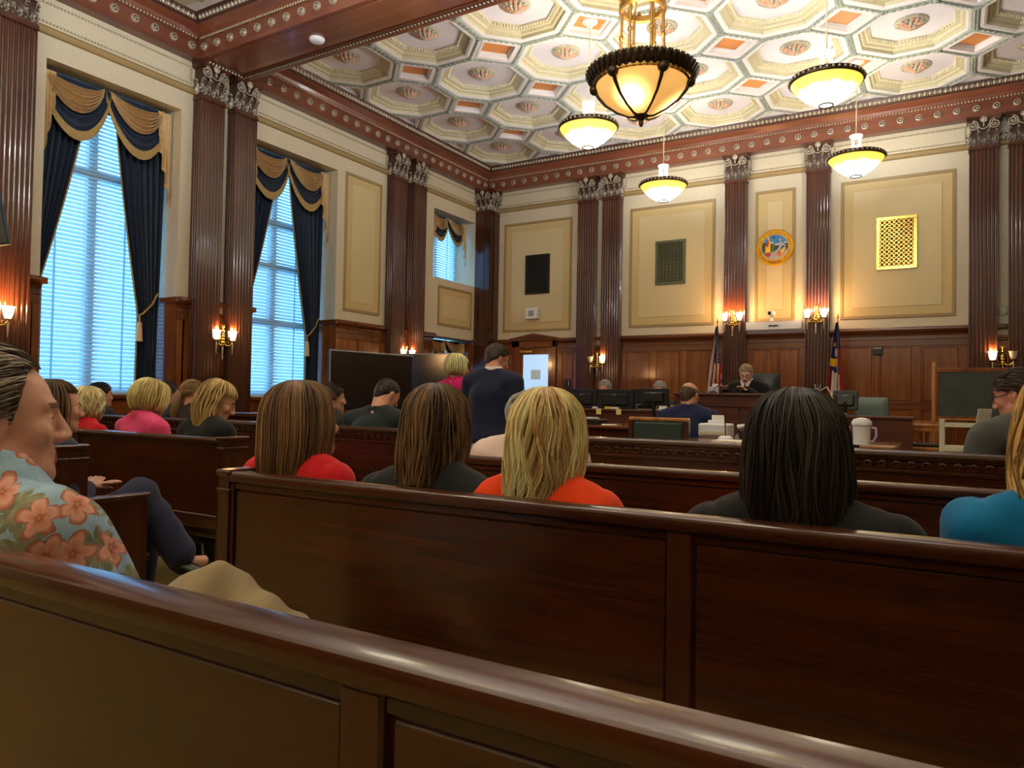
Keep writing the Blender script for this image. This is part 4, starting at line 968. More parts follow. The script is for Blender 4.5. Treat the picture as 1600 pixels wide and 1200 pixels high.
def office_chair(name, label, loc, rz, w, zt, zs, mat, tuft=False, d=.10):
    t = thing(name, label, 'chair', loc, rz)
    b = MB(); M, N = 12, 14; P = np.zeros((M, N, 3))
    for i in range(M):
        for j in range(N):
            u = -1 + 2 * j / (N - 1); v = i / (M - 1); k = (1 - abs(u) ** 6) * (1 - abs(2 * v - 1) ** 6)
            bul = .05 * k - (.018 * (math.sin(u * 3.2 * PI) ** 2) * (math.sin(v * 3 * PI) ** 2) if tuft else 0)
            P[i, j] = (w * u * (1 - .04 * v), d * .5 + bul - .05 * u * u * 0 , zs + (zt - zs) * v)
    b.grid(P); Q = P.copy(); Q[:, :, 1] = -d * .5 - (P[:, :, 1] - d * .5) * .8; b.grid(Q)
    e = lambda A, B_: b.grid(np.stack([A, B_]))
    e(P[0], Q[0]); e(P[-1], Q[-1]); e(P[:, 0], Q[:, 0]); e(P[:, -1], Q[:, -1])
    b.build('backrest', MT[mat], t, 50)
    MB().box(-w * .95, w * .95, .05, .52, zs - .14, zs - .03, .03).build('seat', MT[mat], t, 30)
    for s in (-1, 1):
        MB().tube([(s * w, .0, zs + .12), (s * (w + .03), .2, zs + .16), (s * (w + .03), .4, zs + .14), (s * w, .44, zs - .08)], .022, 8).build('armrest', MT['black'], t, 60)
    MB().tube([(0, .25, .1), (0, .25, zs - .14)], .03, 10).build('column', MT['black'], t, 60)
    for k in range(5):
        a = 2 * PI * k / 5; MB().tube([(0, .25, .10), (.28 * math.cos(a), .25 + .28 * math.sin(a), .05), (.3 * math.cos(a), .25 + .3 * math.sin(a), .02)], [.025, .02, .02], 8).build('base_arm', MT['black'], t, 60)
    return t
office_chair('judge_chair', 'tufted black-green leather chair behind the judge', (-2.27, 10.35, .30), PI, .27, 1.33, .78, 'leatherb', True)
office_chair('witness_chair', 'grey-green leather chair with a square back above the witness stand', (-.85, 9.92, .30), PI - .1, .19, 1.015, .62, 'leatherg', False, .08)
def captain_chair():
    t = thing('captain_chair', 'golden oak captain\'s chair with spindles beside the witness stand', 'chair', (-.285, 9.47, .30), .0)
    MB().box(-.19, .19, -.02, .38, .46, .50, .015).build('seat', MT['leatherb'], t, 30)
    MB().box(-.2, .2, -.03, .39, .42, .46, .01).build('seat_frame', MT['oak'], t, 0)
    arc = lambda z, r=.0: [((.205 + r) * math.cos(a), .12 + (.18 + r) * math.sin(a), z) for a in np.linspace(PI, 2 * PI, 15)]
    a = MB(); pts = [(-.20, .33, .66)] + arc(.70) + [(.20, .33, .66)]
    a.tube(pts, [.018] + [.022] * 15 + [.018], 8, flat=1.5); a.build('arm_bow', MT['oak'], t, 60)
    P = [[(.20 * math.cos(b), .12 + .175 * math.sin(b), z) for b in np.linspace(PI * 1.12, PI * 1.88, 13)] for z in (.64, .68, .72, .755)]; MB().grid(P, .02).build('back_board', MT['oak'], t, 50)
    for b in np.linspace(PI * 1.15, PI * 1.85, 7):
        x, y = .19 * math.cos(b), .12 + .17 * math.sin(b); MB().tube([(x * .92, y * .9 + .015, .49), (x, y, .57), (x, y, .66)], [.009, .013, .010], 8).build('spindle', MT['oak'], t, 60)
    for sx in (-1, 1):
        for sy in (0, 1): MB().tube([(sx * .16, .02 + sy * .32, .43), (sx * .2, -.02 + sy * .4, .0)], [.022, .016], 8).build('leg', MT['oak'], t, 60)
captain_chair()
def small_chair():
    t = thing('wooden_chair', 'dark wooden armchair below the standing man in navy', 'chair', (-3.10, 5.30, 0), .2)
    MB().box(-.24, .24, 0, .46, .42, .46, .01).build('seat', MT['pew'], t, 0)
    MB().tube([(-.25, .05, .80), (-.12, -.02, .86), (.0, -.03, .83), (.12, -.02, .86), (.25, .05, .80)], [.02, .026, .022, .026, .02], 8).build('crest_rail', MT['pew'], t, 60)
    for s in (-1, 1):
        MB().tube([(s * .23, .0, 0), (s * .24, .03, .44), (s * .25, .05, .80)], .02, 8).build('back_post', MT['pewv'], t, 60)
        MB().tube([(s * .22, .43, 0), (s * .22, .43, .66)], .02, 8).build('front_post', MT['pewv'], t, 60); MB().tube([(s * .25, .05, .66), (s * .23, .46, .67)], .022, 8).build('armrest', MT['pewv'], t, 60)
    for x in (-.13, -.05, .05, .13): MB().box(x - .02, x + .02, .0, .02, .46, .84).build('slat', MT['pewv'], t, 0)
small_chair()
# ---- monitors
def monitor(label, x, y, z, w, h, rz=0., stand=.1, tilt=0., back=True):
    t = thing('monitor', label, 'monitor', (x, y, z), rz, 'black monitors in the well of the court')
    R = Matrix.Rotation(tilt, 3, 'X'); f = lambda p: tuple(R @ Vector(p) + Vector((0, 0, stand)))
    def bx(*q): 
        m = MB().box(*q); m.v = [f(p) for p in m.v]; return m
    bx(-w / 2, w / 2, -.012, .018, 0, h, .006).build('casing', MT['black'], t, 0)
    bx(-w * .36, w * .36, -.04, -.010, h * .18, h * .78, .012).build('back_cover', MT['black'], t, 0)
    bx(-w / 2 + .012, w / 2 - .012, .018, .0205, .012, h - .012).build('screen', MT['screen'], t, 0)
    bx(-.025, .025, -.042, -.0395, h * .7, h * .73).build('badge', MT['grey'], t, 0)
    MB().tube([(0, -.02, 0), (0, -.03, stand + h * .4)], .018, 8).build('neck', MT['black'], t, 60)
    MB().box(-.11, .11, -.10, .08, 0, .012, .004).build('base', MT['black'], t, 0)
monitor('leftmost black monitor behind the blonde woman, above the clerk\'s counter', -4.17, 8.75, 1.115, .40, .25, .1, .0)
monitor('wide black monitor above the sticky notes on the clerk\'s counter', -3.72, 8.78, 1.115, .50, .25, 0, .0)
monitor('black monitor above the clerk\'s counter, right of the wide one', -3.24, 8.78, 1.115, .46, .26, -.05, .0)
monitor('black monitor on a thin pole just left of the balding man in navy', -2.455, 6.75, .975, .28, .165, 0, .20)
monitor('black tilted monitor on the witness stand, cable beside it', -1.05, 9.08, 1.10, .26, .22, -.08, .06, -.16)
# ---- things on desks and tables
def paper(label, x, y, z, w, d, rz=0., h=.006, mat='paper', name='paper_sheet', cat='paper'):
    return tag(MB().box(-w / 2, w / 2, -d / 2, d / 2, 0, h).build(name, MT[mat], loc=(x, y, z), smooth=0), label, cat)
o = paper('loose white sheet on the dark counsel table left of the green chair', -2.92, 6.75, .975, .14, .12); o.rotation_euler.z = .3
MT['yel'] = plain('sticky_yellow', lin(228, 216, 120), .7); MT['yel2'] = plain('bright_yellow', lin(226, 196, 30), .6)
for x, lb in ((-3.83, 'pale yellow sticky note at left on the edge of the clerk\'s counter'), (-3.56, 'pale yellow sticky note at right on the edge of the clerk\'s counter')):
    tag(MB().box(-.033, .033, -.004, 0, -.07, 0).build('sticky_note', MT['yel'], loc=(x, 8.515, 1.115), smooth=0), lb, 'note', 'sticky notes on the counter')
for i, (x, w, h, mt, lb) in enumerate(((-3.92, .06, .025, 'paper', 'small white paper stack on the counter, left of the sticky notes'), (-3.745, .07, .03, 'yel2', 'bright yellow pad on the counter between the sticky notes'), (-3.65, .10, .025, 'paper', 'white paper stack between the sticky notes on the counter'), (-3.02, .10, .05, 'paper', 'white papers on the counter below the pole monitor'), (-2.88, .08, .06, 'yel2', 'yellow folder standing on the counter behind the pole monitor'))):
    tag(MB().box(-w / 2, w / 2, -.03, .03, 0, h * .4).box(-w / 2 + .006, w / 2 - .004, -.026, .03, h * .4, h).build('paper_stack', MT[mt], loc=(x, 8.60, 1.115), smooth=0), lb, 'paper')
t = thing('laptop', 'silver-edged dark laptop on the counter right of the sticky notes', 'laptop', (-3.22, 8.60, 1.115)); MB().box(-.13, .13, -.02, .05, 0, .012).build('base', MT['grey'], t, 0); MB().box(-.13, .13, -.028, -.02, .012, .065).build('lid', MT['grey'], t, 0); MB().box(-.12, .12, -.031, -.028, .014, .056).build('panel', MT['screen'], t, 0)
t = thing('printer', 'low black printer with papers on the left counsel table', 'printer', (-3.19, 6.85, .975)); MB().box(-.16, .16, -.12, .12, 0, .05, .006).build('body', MT['black'], t, 0); MB().box(-.12, .08, -.08, .10, .05, .058).build('paper_tray', MT['grey'], t, 0); MB().box(-.11, .07, -.08, .09, .058, .068).build('paper', MT['paper'], t, 0)
def mic(label, x, y, z, h, lean, mat='white', gn=True):
    t = thing('microphone', label, 'microphone', (x, y, z), 0, 'gooseneck microphones'); MB().lathe([(0, .028), (.03, .028), (.05, .018), (.058, 0), (0, 0)], 20, (0, 0, 0), sy=1.3).build('base', MT[mat], t, 40)
    MB().tube([(0, 0, .02), (lean * .2, .0, h * .5), (lean, .02, h)], .0045, 8).build('gooseneck', MT['black'], t, 60); MB().tube([(lean, .02, h), (lean * 1.06, .022, h + .02), (lean * 1.1, .024, h + .055)], [.009, .014, .010], 8).build('capsule', MT['black'], t, 60)
mic('long gooseneck microphone on a white base in front of the judge', -1.46, 5.55, .935, .345, -.045)
mic('short gooseneck microphone right of the white paper box', -1.46, 6.05, .935, .20, -.03, 'grey')
mic('thin gooseneck microphone on the judge\'s bench by the judge\'s hand', -2.60, 9.25, 1.335, .13, .10, 'black')
t = thing('document_box', 'white desktop document printer on the right counsel table beside the microphone', 'printer', (-1.63, 5.9, .935)); MB().box(-.115, .115, -.1, .12, 0, .11, .012).build('body', MT['white'], t, 0)
MB().box(-.05, .055, .05, .065, .10, .175, .003).build('paper_feed', MT['paper'], t, 0); MB().box(-.10, .10, -.11, -.1, .02, .05, .002).build('slot', MT['creamp'], t, 0); MB().box(-.075, .06, .03, .05, .11, .135, .003).build('feed_guide', MT['white'], t, 0)
t = thing('telephone', 'white telephone handset on a dark base right of the document printer', 'telephone', (-1.37, 5.95, .935)); MB().box(-.08, .10, -.07, .08, 0, .07, .012).build('base', MT['black'], t, 0); MB().tube([(-.10, 0, .085), (-.02, 0, .10), (.06, 0, .095)], [.02, .016, .018], 10).build('handset', MT['white'], t, 60); MB().ell((.085, 0, .085), (.035, .04, .035), 12, 8).build('earpiece', MT['white'], t, 60)
o = paper('white sheets spread on the right counsel table below the microphone', -1.33, 5.35, .935, .30, .22, .1)
t = thing('water_jug', 'white plastic water jug with a lid on a dark tray', 'jug', (-.525, 5.42, .947)); MB().lathe([(0, 0), (.055, 0), (.052, .03), (.056, .12), (.058, .13), (.058, .155), (.05, .17), (0, .178)], 24).build('body', MT['white'], t, 40)
MB().lathe([(.059, .128), (.063, .13), (.063, .15), (.05, .168), (.02, .178), (0, .18)], 24).build('lid', MT['white'], t, 40); MB().tube([(.055, 0, .115), (.085, 0, .11), (.088, 0, .06), (.072, 0, .02), (.053, 0, .025)], .009, 8).build('handle', plain('lilac_plastic', lin(176, 160, 204), .4), t, 60)
tag(MB().lathe([(0, 0), (.10, 0), (.112, .010), (.108, .012), (.0, .008)], 24).build('serving_tray', MT['black'], loc=(-.52, 5.42, .935), smooth=40), 'dark round tray under the white water jug', 'tray')
t = thing('cup_stack', 'stack of clear white cups beside the water jug', 'cup', (-.625, 5.45, .947)); 
for k in range(6): MB().lathe([(.024, k * .018), (.031, k * .018 + .03), (.033, k * .018 + .03)], 14).build('cup', MT['white'], t, 60)
tag(MB().box(-.1, .1, -.12, .12, 0, .012, .003).build('leather_folder', plain('tan_folder', lin(150, 108, 62), .5), loc=(-.42, 5.33, .935), smooth=0), 'flat tan folder at the end of the counsel table beside the jug', 'folder')
t = thing('tissue_box', 'white and lilac tissue box on the judge\'s bench by the flag', 'tissue box', (-2.60, 9.35, 1.335)); MB().box(-.06, .06, -.06, .06, 0, .085, .003).build('box', plain('lilac_card', lin(206, 200, 216), .6), t, 0); MB().grid([[(-.03, 0, .08), (0, .01, .085), (.03, 0, .08)], [(-.04, .01, .12), (0, -.01, .125), (.05, .01, .115)]], .003).build('tissue', MT['paper'], t, 60); MB().box(.058, .062, -.05, .05, .005, .08).build('side_print', plain('violet_print', lin(96, 60, 150), .6), t, 0)
t = thing('pen_pot', 'clear pot of pens at the right end of the judge\'s bench', 'pen pot', (-1.36, 9.2, 1.335)); MB().lathe([(.0, 0), (.035, 0), (.04, .07), (.036, .07), (.032, .01)], 16).build('pot', MT['grey'], t, 50)
for k, (dx, c) in enumerate(((-.02, 'white'), (0, 'grey'), (.02, 'white'))): MB().tube([(dx * .4, 0, .02), (dx * 1.6, .01 * k, .12)], .004, 6).build('pen', MT[c], t, 60)
tag(MB().tube([(-1.31, 9.1, 1.38), (-1.24, 9.05, 1.42), (-1.19, 9.0, 1.34), (-1.15, 9.0, 1.22), (-1.08, 8.98, 1.13), (-1.02, 9.0, 1.108)], .007, 6).build('white_cable', MT['creamp'], smooth=60), 'white cable curving from the bench down to the witness monitor', 'cable')
t = thing('figurine', 'small dark statuette on the judge\'s bench right of the judge', 'figurine', (-1.86, 9.2, 1.335)); MB().box(-.03, .03, -.02, .02, 0, .015).build('base', MT['black'], t, 0); MB().ell((0, 0, .045), (.014, .012, .032), 8, 6).ell((.0, 0, .085), (.011, .011, .012), 8, 6).tube([(-.03, 0, .075), (0, 0, .06), (.03, 0, .08)], .005, 6).build('figure', MT['black'], t, 60)
t = thing('lectern', 'dark lectern with a grey top half hidden behind the dark-haired woman', 'lectern', (-1.52, 7.4, 0)); MB().box(-.16, .20, -.02, .3, 0, 1.05).build('body', MT['bench'], t, 0); MB().box(-.19, .23, -.05, .33, 1.05, 1.075, .006).build('top', MT['grey'], t, 0); MB().box(-.15, .19, .25, .28, 1.075, 1.22, .005).build('screen_panel', MT['screen'], t, 0)
# ---- chalkboard easel, cream cart
def chalkboard():
    t = thing('chalkboard', 'green-grey chalkboard in a wooden frame on posts at the right', 'chalkboard', (.5, 10.45, .30)); w = .66
    MB().box(-w, w, -.012, .012, .80, 1.34).build('board', MT['chalk'], t, 0)
    for a, b, c, d in ((-w - .03, w + .03, 1.34, 1.39), (-w - .03, w + .03, .755, .80), (-w - .03, -w, .80, 1.34), (w, w + .03, .80, 1.34)): MB().box(a, b, -.02, .02, c, d, .004).build('frame_rail', MT['wains'], t, 0)
    for s in (-1, 1): MB().box(s * (w + .05) - .02, s * (w + .05) + .02, -.02, .02, .0, 1.46, .006).build('post', MT['oak'], t, 0); MB().box(s * (w + .05) - .02, s * (w + .05) + .02, -.25, .25, 0, .05, .006).build('foot', MT['oak'], t, 0)
    MB().box(-w, w, -.07, -.012, .755, .775, .003).build('chalk_tray', MT['oak'], t, 0)
chalkboard()
def cart():
    t = thing('utility_cart', 'cream metal frame stand with shelves in front of the chalkboard', 'stand', (.24, 7.0, 0))
    for x in (-.32, .32):
        for y in (-.15, .25): MB().box(x - .018, x + .018, y - .018, y + .018, 0, 1.105, .003).build('post', MT['creamp'], t, 0)
    for z in (1.05, .86, .5): 
        MB().box(-.30, .30, -.16, -.14, z, z + .03).build('rail', MT['creamp'], t, 0); MB().box(-.30, .30, .24, .26, z, z + .03).build('rail', MT['creamp'], t, 0)
    for z in (.84, .48): MB().box(-.31, .31, -.15, .25, z, z + .018, .003).build('shelf', MT['creamp'], t, 0)
cart()
# ---- flags
def flag(label, x, y, cols, kind):
    t = thing('flag', label, 'flag', (x, y, .30), 0, 'flags on poles behind the bench')
    MB().tube([(0, 0, .0), (0, 0, 2.12)], .012, 8).build('pole', MT['oak'], t, 60); MB().lathe([(.0, 2.24), (.01, 2.2), (.018, 2.16), (.006, 2.13), (.012, 2.12), (0, 2.11)], 10).build('finial', MT['brass'], t, 60)
    MB().lathe([(0, 0), (.16, 0), (.15, .03), (.05, .06), (.02, .1), (0, .1)], 20).build('floor_stand', MT['brassd'], t, 40)
    M, N = 40, 36; m = MB(); P = np.zeros((M, N, 3)); zt, zb = 2.09, 1.0
    for i in range(M):
        q = i / (M - 1); wd = .03 + .20 * q ** .8
        for j in range(N):
            u = j / (N - 1); P[i, j] = (wd * (u - .62) + .0, -.02 - .025 * math.sin(u * 5 * PI + 2 * q) * (.3 + q) - .012 * math.sin(u * 11 * PI), zt - (zt - zb) * q - .10 * u * (1 - u) * q)
    m.grid(P, .002); 
    nf = (M - 1) * (N - 1); mi = []
    for i in range(M - 1):
        for j in range(N - 1): mi.append(kind(i / (M - 1), j / (N - 1), i, j))
    m.mi = mi + mi + [0] * (len(m.f) - 2 * nf)
    m.build('flag_cloth', cols, t, 60)
FR, FW, FB, FY, FN = plain('flag_red', lin(150, 22, 34), .6), plain('flag_white', lin(222, 212, 202), .6), plain('flag_blue', lin(28, 34, 72), .6), plain('flag_yellow', lin(232, 190, 30), .6), plain('flag_nc_blue', lin(44, 34, 100), .6)
def us(q, u, i, j):
    s = u + .35 * q
    if q < .50 and u > .34 - .2 * (.5 - q): return 1 if (i * 3 + j * 5) % 11 == 0 and q > .12 else 2
    return 0 if int((u * 1.0 + q * .30) * 6) % 2 == 0 else 1
def nc(q, u, i, j):
    if u > .72 + .1 * q: return 0 if q > .33 else 2
    if q > .62 + .1 * (u - .4): return 1 if u > .2 else 0
    if abs(q - .50) < .04 and u < .62: return 3
    if abs(q - .37) < .045 and abs(u - .50) < .16 - abs(q - .37) * 2.: return 1
    if abs(q - .27) < .02 and .15 < u < .45: return 3
    return 2
flag('red, white and blue striped flag with stars left of the judge', -3.13, 11.35, [FR, FW, FB], us)
flag('blue, white and red flag with a gold scroll right of the judge', -1.42, 11.35, [FR, FW, FN, FY], nc)
# ---- television screens at the left
def tv(label, loc, rz, w, h, z0, tiltx=0., leg=True):
    t = thing('television', label, 'television', loc, rz, 'dark television screens')
    MB().box(-w / 2, w / 2, -.02, .03, z0, z0 + h, .006).build('casing', MT['black'], t, 0)
    MB().box(-w / 2 + .012, w / 2 - .012, -.023, -.0195, z0 + .016, z0 + h - .012).build('screen', MT['tvs'], t, 0)
    MB().box(-w / 2 - .002, w / 2 + .002, -.024, -.018, z0 + h - .012, z0 + h + .002).build('edge_trim', MT['grey'], t, 0)
    MB().box(-w / 2 - .003, -w / 2 + .006, -.024, -.018, z0, z0 + h).build('edge_trim', MT['grey'], t, 0)
    if leg:
        for s in (-1, 1): MB().box(s * .2 - .03, s * .2 + .03, .03, .07, .05, z0 + h * .6).build('stand_post', MT['black'], t, 0); MB().box(s * .3 - .04, s * .3 + .04, -.3, .35, 0, .05, .006).build('stand_foot', MT['black'], t, 0)
    return t
MT['tvs'] = plain('tv_screen', lin(26, 25, 24), .16, spec=.9)
tv('large dark television screen behind the uniformed officer', (-5.40, 6.05, 0), 1.40, 1.12, .63, 1.06)
tv('dark television screen behind the blonde woman standing in magenta', (-6.05, 7.75, 0), .12, 1.30, .74, 1.06)
t = tv('black corner of a television on a wall arm at the far left edge', (XL + .45, 2.92, 2.62), .75, .75, .46, -.23, leg=False); t.rotation_euler = (.0, -.22, .75); MB().tube([(0, .03, 0), (-.15, .3, 0)], .03, 8).build('wall_arm', MT['black'], t, 60)
# low wooden rail of the jury seats by the windows
t = thing('jury_rail', 'low wooden ledge below the windows behind the seated people at left', 'railing', (-7.2, 5.0, 0)); MB().box(0, 3.4, 0, .04, 0, .99).build('board', MT['wainsd'], t, 0); MB().box(0, 3.4, -.05, .08, .99, 1.03, .008).build('top_rail', MT['wainsd'], t, 0); MB().box(0, 3.4, -.02, 0, .86, .90, .004).build('moulding', MT['wainsd'], t, 0)
# ================================================================== PEOPLE: signed-distance modelling + surface nets
def npv(*a): return np.array(a, float)
def _seg(P, a, b, ra, rb):
    ba = b - a; L = ba @ ba + 1e-12; t = np.clip(((P[0] - a[0]) * ba[0] + (P[1] - a[1]) * ba[1] + (P[2] - a[2]) * ba[2]) / L, 0, 1)
    return np.sqrt((P[0] - a[0] - t * ba[0]) ** 2 + (P[1] - a[1] - t * ba[1]) ** 2 + (P[2] - a[2] - t * ba[2]) ** 2) - (ra + (rb - ra) * t)
def cap(a, b, ra, rb=None):
    a, b = np.asarray(a, float), np.asarray(b, float); rb = ra if rb is None else rb; r = max(ra, rb)
    return (lambda P: _seg(P, a, b, ra, rb), np.minimum(a, b) - r, np.maximum(a, b) + r)
def ell(c, r, R=None):
    c, r = np.asarray(c, float), np.asarray(r, float); R = np.eye(3) if R is None else np.asarray(R, float)
    ext = np.sqrt(((R * r) ** 2).sum(1))
    def f(P):
        x, y, z = P[0] - c[0], P[1] - c[1], P[2] - c[2]
        q = [R[0, i] * x + R[1, i] * y + R[2, i] * z for i in range(3)]
        k0 = np.sqrt(sum((q[i] / r[i]) ** 2 for i in range(3))); k1 = np.sqrt(sum((q[i] / r[i] ** 2) ** 2 for i in range(3))) + 1e-9
        return k0 * (k0 - 1) / k1
    return (f, c - ext, c + ext)
class Vol:
    def __init__(s, lo, hi, h):
        s.o = np.asarray(lo, float); s.h = h; n = np.ceil((np.asarray(hi) - s.o) / h).astype(int) + 1
        s.F = np.full(n, .3, np.float32); s.ax = [s.o[i] + h * np.arange(n[i]) for i in range(3)]
    def _sl(s, lo, hi, pad):
        i0 = np.maximum(0, np.floor((lo - pad - s.o) / s.h).astype(int)); i1 = np.minimum(s.F.shape, np.ceil((hi + pad - s.o) / s.h).astype(int) + 1)
        if (i1 <= i0).any(): return None, None
        sl = tuple(slice(a, b) for a, b in zip(i0, i1))
        return sl, (s.ax[0][sl[0]][:, None, None], s.ax[1][sl[1]][None, :, None], s.ax[2][sl[2]][None, None, :])
    def add(s, pr, k=.03, off=0.):
        sl, P = s._sl(pr[1] - off, pr[2] + off, k + 2.5 * s.h)
        if sl is None: return
        d = pr[0](P) - off; f = s.F[sl]; q = np.clip(.5 + .5 * (f - d) / k, 0, 1); s.F[sl] = f * (1 - q) + d * q - k * q * (1 - q)
    def cut(s, pr, k=.01):
        sl, P = s._sl(pr[1], pr[2], k + 2.5 * s.h)
        if sl is None: return
        d = -pr[0](P); f = s.F[sl]; q = np.clip(.5 - .5 * (f - d) / k, 0, 1); s.F[sl] = f * (1 - q) + d * q + k * q * (1 - q)
    def half(s, fn):
        P = (s.ax[0][:, None, None], s.ax[1][None, :, None], s.ax[2][None, None, :]); s.F = np.maximum(s.F, fn(P)).astype(np.float32)
    def ripple(s, amp, wl, seed=0):
        r = np.random.default_rng(seed); P = (s.ax[0][:, None, None], s.ax[1][None, :, None], s.ax[2][None, None, :]); a = 0
        for _ in range(4):
            d = r.normal(size=3); d[2] *= .6; d *= 2 * PI / wl / np.linalg.norm(d) * r.uniform(.6, 1.4); e = r.normal(size=3) * 6
            a = a + np.sin(d[0] * P[0] + d[1] * P[1] + d[2] * P[2] + 1.5 * np.sin(e[0] * P[0] + e[1] * P[1] + e[2] * P[2]) + r.uniform(0, 6))
        s.F += (amp * .5 * a).astype(np.float32)
    def mesh(s):
        F = s.F; F[0] = F[-1] = .3; F[:, 0] = F[:, -1] = .3; F[:, :, 0] = F[:, :, -1] = .3
        S = F < 0; n = F.shape; cnt = np.zeros([q - 1 for q in n], np.int8); off = [(i, j, k) for i in (0, 1) for j in (0, 1) for k in (0, 1)]
        for i, j, k in off: cnt += S[i:n[0] - 1 + i, j:n[1] - 1 + j, k:n[2] - 1 + k]
        act = (cnt > 0) & (cnt < 8); idx = np.argwhere(act); ids = np.full(cnt.shape, -1, np.int64); ids[act] = np.arange(len(idx))
        val = np.stack([F[idx[:, 0] + i, idx[:, 1] + j, idx[:, 2] + k] for i, j, k in off], 1)
        pos = np.zeros((len(idx), 3)); num = np.zeros(len(idx)); O = np.array(off, float)
        for a in range(8):
            for b in range(a + 1, 8):
                if np.abs(O[a] - O[b]).sum() != 1: continue
                va, vb = val[:, a], val[:, b]; m = (va < 0) != (vb < 0); t = np.where(m, va / np.where(m, va - vb, 1), 0)
                pos += np.where(m[:, None], O[a] + t[:, None] * (O[b] - O[a]), 0); num += m
        V = s.o + s.h * (idx + pos / num[:, None]); Q = []
        for ax in range(3):
            sa = [slice(None)] * 3; sb = [slice(None)] * 3; sa[ax] = slice(0, -1); sb[ax] = slice(1, None)
            E = np.argwhere(S[tuple(sa)] != S[tuple(sb)]); u, v = [(1, 2), (2, 0), (0, 1)][ax]
            E = E[(E[:, u] > 0) & (E[:, v] > 0) & (E[:, u] < n[u] - 1) & (E[:, v] < n[v] - 1)]
            if not len(E): continue
            ins = S[E[:, 0], E[:, 1], E[:, 2]]
            def cid(du, dv):
                c = E.copy(); c[:, u] += du; c[:, v] += dv; return ids[c[:, 0], c[:, 1], c[:, 2]]
            q = np.stack([cid(-1, -1), cid(0, -1), cid(0, 0), cid(-1, 0)], 1); q[~ins] = q[~ins][:, ::-1]; Q.append(q)
        return V, np.vstack(Q)
def np_mesh(name, V, Q, mat, parent=None, smooth=True, tone=None, mi=None, **props):
    me = bpy.data.meshes.new(name); V = np.asarray(V, np.float32); Q = np.asarray(Q, np.int32)
    me.vertices.add(len(V)); me.vertices.foreach_set('co', V.ravel()); me.loops.add(Q.size); me.loops.foreach_set('vertex_index', Q.ravel())
    me.polygons.add(len(Q)); me.polygons.foreach_set('loop_start', np.arange(0, Q.size, 4, dtype=np.int32))
    for q in (mat if isinstance(mat, (list, tuple)) else [mat]): me.materials.append(q)
    if mi is not None: me.polygons.foreach_set('material_index', np.asarray(mi, np.int32))
    if tone is not None:
        at = me.attributes.new('tone', 'FLOAT', 'POINT'); at.data.foreach_set('value', np.asarray(tone, np.float32))
    me.update(calc_edges=True); me.validate()
    if smooth: me.shade_smooth()
    return link(name, me, parent, None, **props)
def strands(P, rad, n=3):
    """P [S,K,3] paths, rad [S,K] -> vertices, quads"""
    S, K = P.shape[:2]; T = np.gradient(P, axis=1); T /= np.linalg.norm(T, axis=2, keepdims=True) + 1e-9
    ref = np.tile(npv(.3, .5, .1), (S, K, 1)); A = np.cross(T, ref); A /= np.linalg.norm(A, axis=2, keepdims=True) + 1e-9; B = np.cross(T, A)
    V = np.stack([P + (A * math.cos(2 * PI * j / n) + B * math.sin(2 * PI * j / n)) * rad[..., None] for j in range(n)], 2)
    i = np.arange(S)[:, None, None] * K * n + np.arange(K - 1)[None, :, None] * n; j = np.arange(n)[None, None, :]
    Q = np.stack([i + j, i + (j + 1) % n, i + n + (j + 1) % n, i + n + j], -1).reshape(-1, 4)
    return V.reshape(-1, 3), Q
# ---- materials for people
_mc = {}
def skin_mat(c):
    if ('s', c) not in _mc:
        t = NT('skin'); tc = t.n('ShaderNodeTexCoord'); nz = t.n('ShaderNodeTexNoise', i_Scale=26., i_Detail=4.); t.l(tc.outputs['Object'], nz.inputs[0])
        b = lin(*c); t.l(t.ramp(nz.outputs[0], [(.3, (b[0] * .86, b[1] * .76, b[2] * .74, 1)), (.7, (min(1, b[0] * 1.06), b[1] * 1.06, b[2] * 1.04, 1))]), t.b.inputs['Base Color'])
        t.set(Roughness=.48); t.b.inputs['Subsurface Weight'].default_value = .08; t.b.inputs['Subsurface Radius'].default_value = (.012, .005, .003); t.bump(nz.outputs[0], .08, .003); _mc[('s', c)] = t.m
    return _mc[('s', c)]
def hair_mat(c0, c1, rough=.42):
    k = ('h', c0, c1)
    if k not in _mc:
        t = NT('hair'); at = t.n('ShaderNodeAttribute', attribute_name='tone'); tc = t.n('ShaderNodeTexCoord'); mp = t.n('ShaderNodeMapping'); t.l(tc.outputs['Object'], mp.inputs[0]); mp.inputs['Scale'].default_value = (90, 90, 6)
        nz = t.n('ShaderNodeTexNoise', i_Scale=1., i_Detail=3.); t.l(mp.outputs[0], nz.inputs[0])
        f = t.math('ADD', t.math('MULTIPLY', at.outputs['Fac'], .75), t.math('MULTIPLY', nz.outputs[0], .3))
        t.l(t.ramp(f, [(.10, lin(*[q * .6 for q in c0])), (.36, lin(*c0)), (.78, lin(*[min(255, q * 1.08) for q in c1]))]), t.b.inputs['Base Color']); t.set(Roughness=rough); t.b.inputs['Specular IOR Level'].default_value = .35; t.bump(nz.outputs[0], .35, .003); _mc[k] = t.m
    return _mc[k]
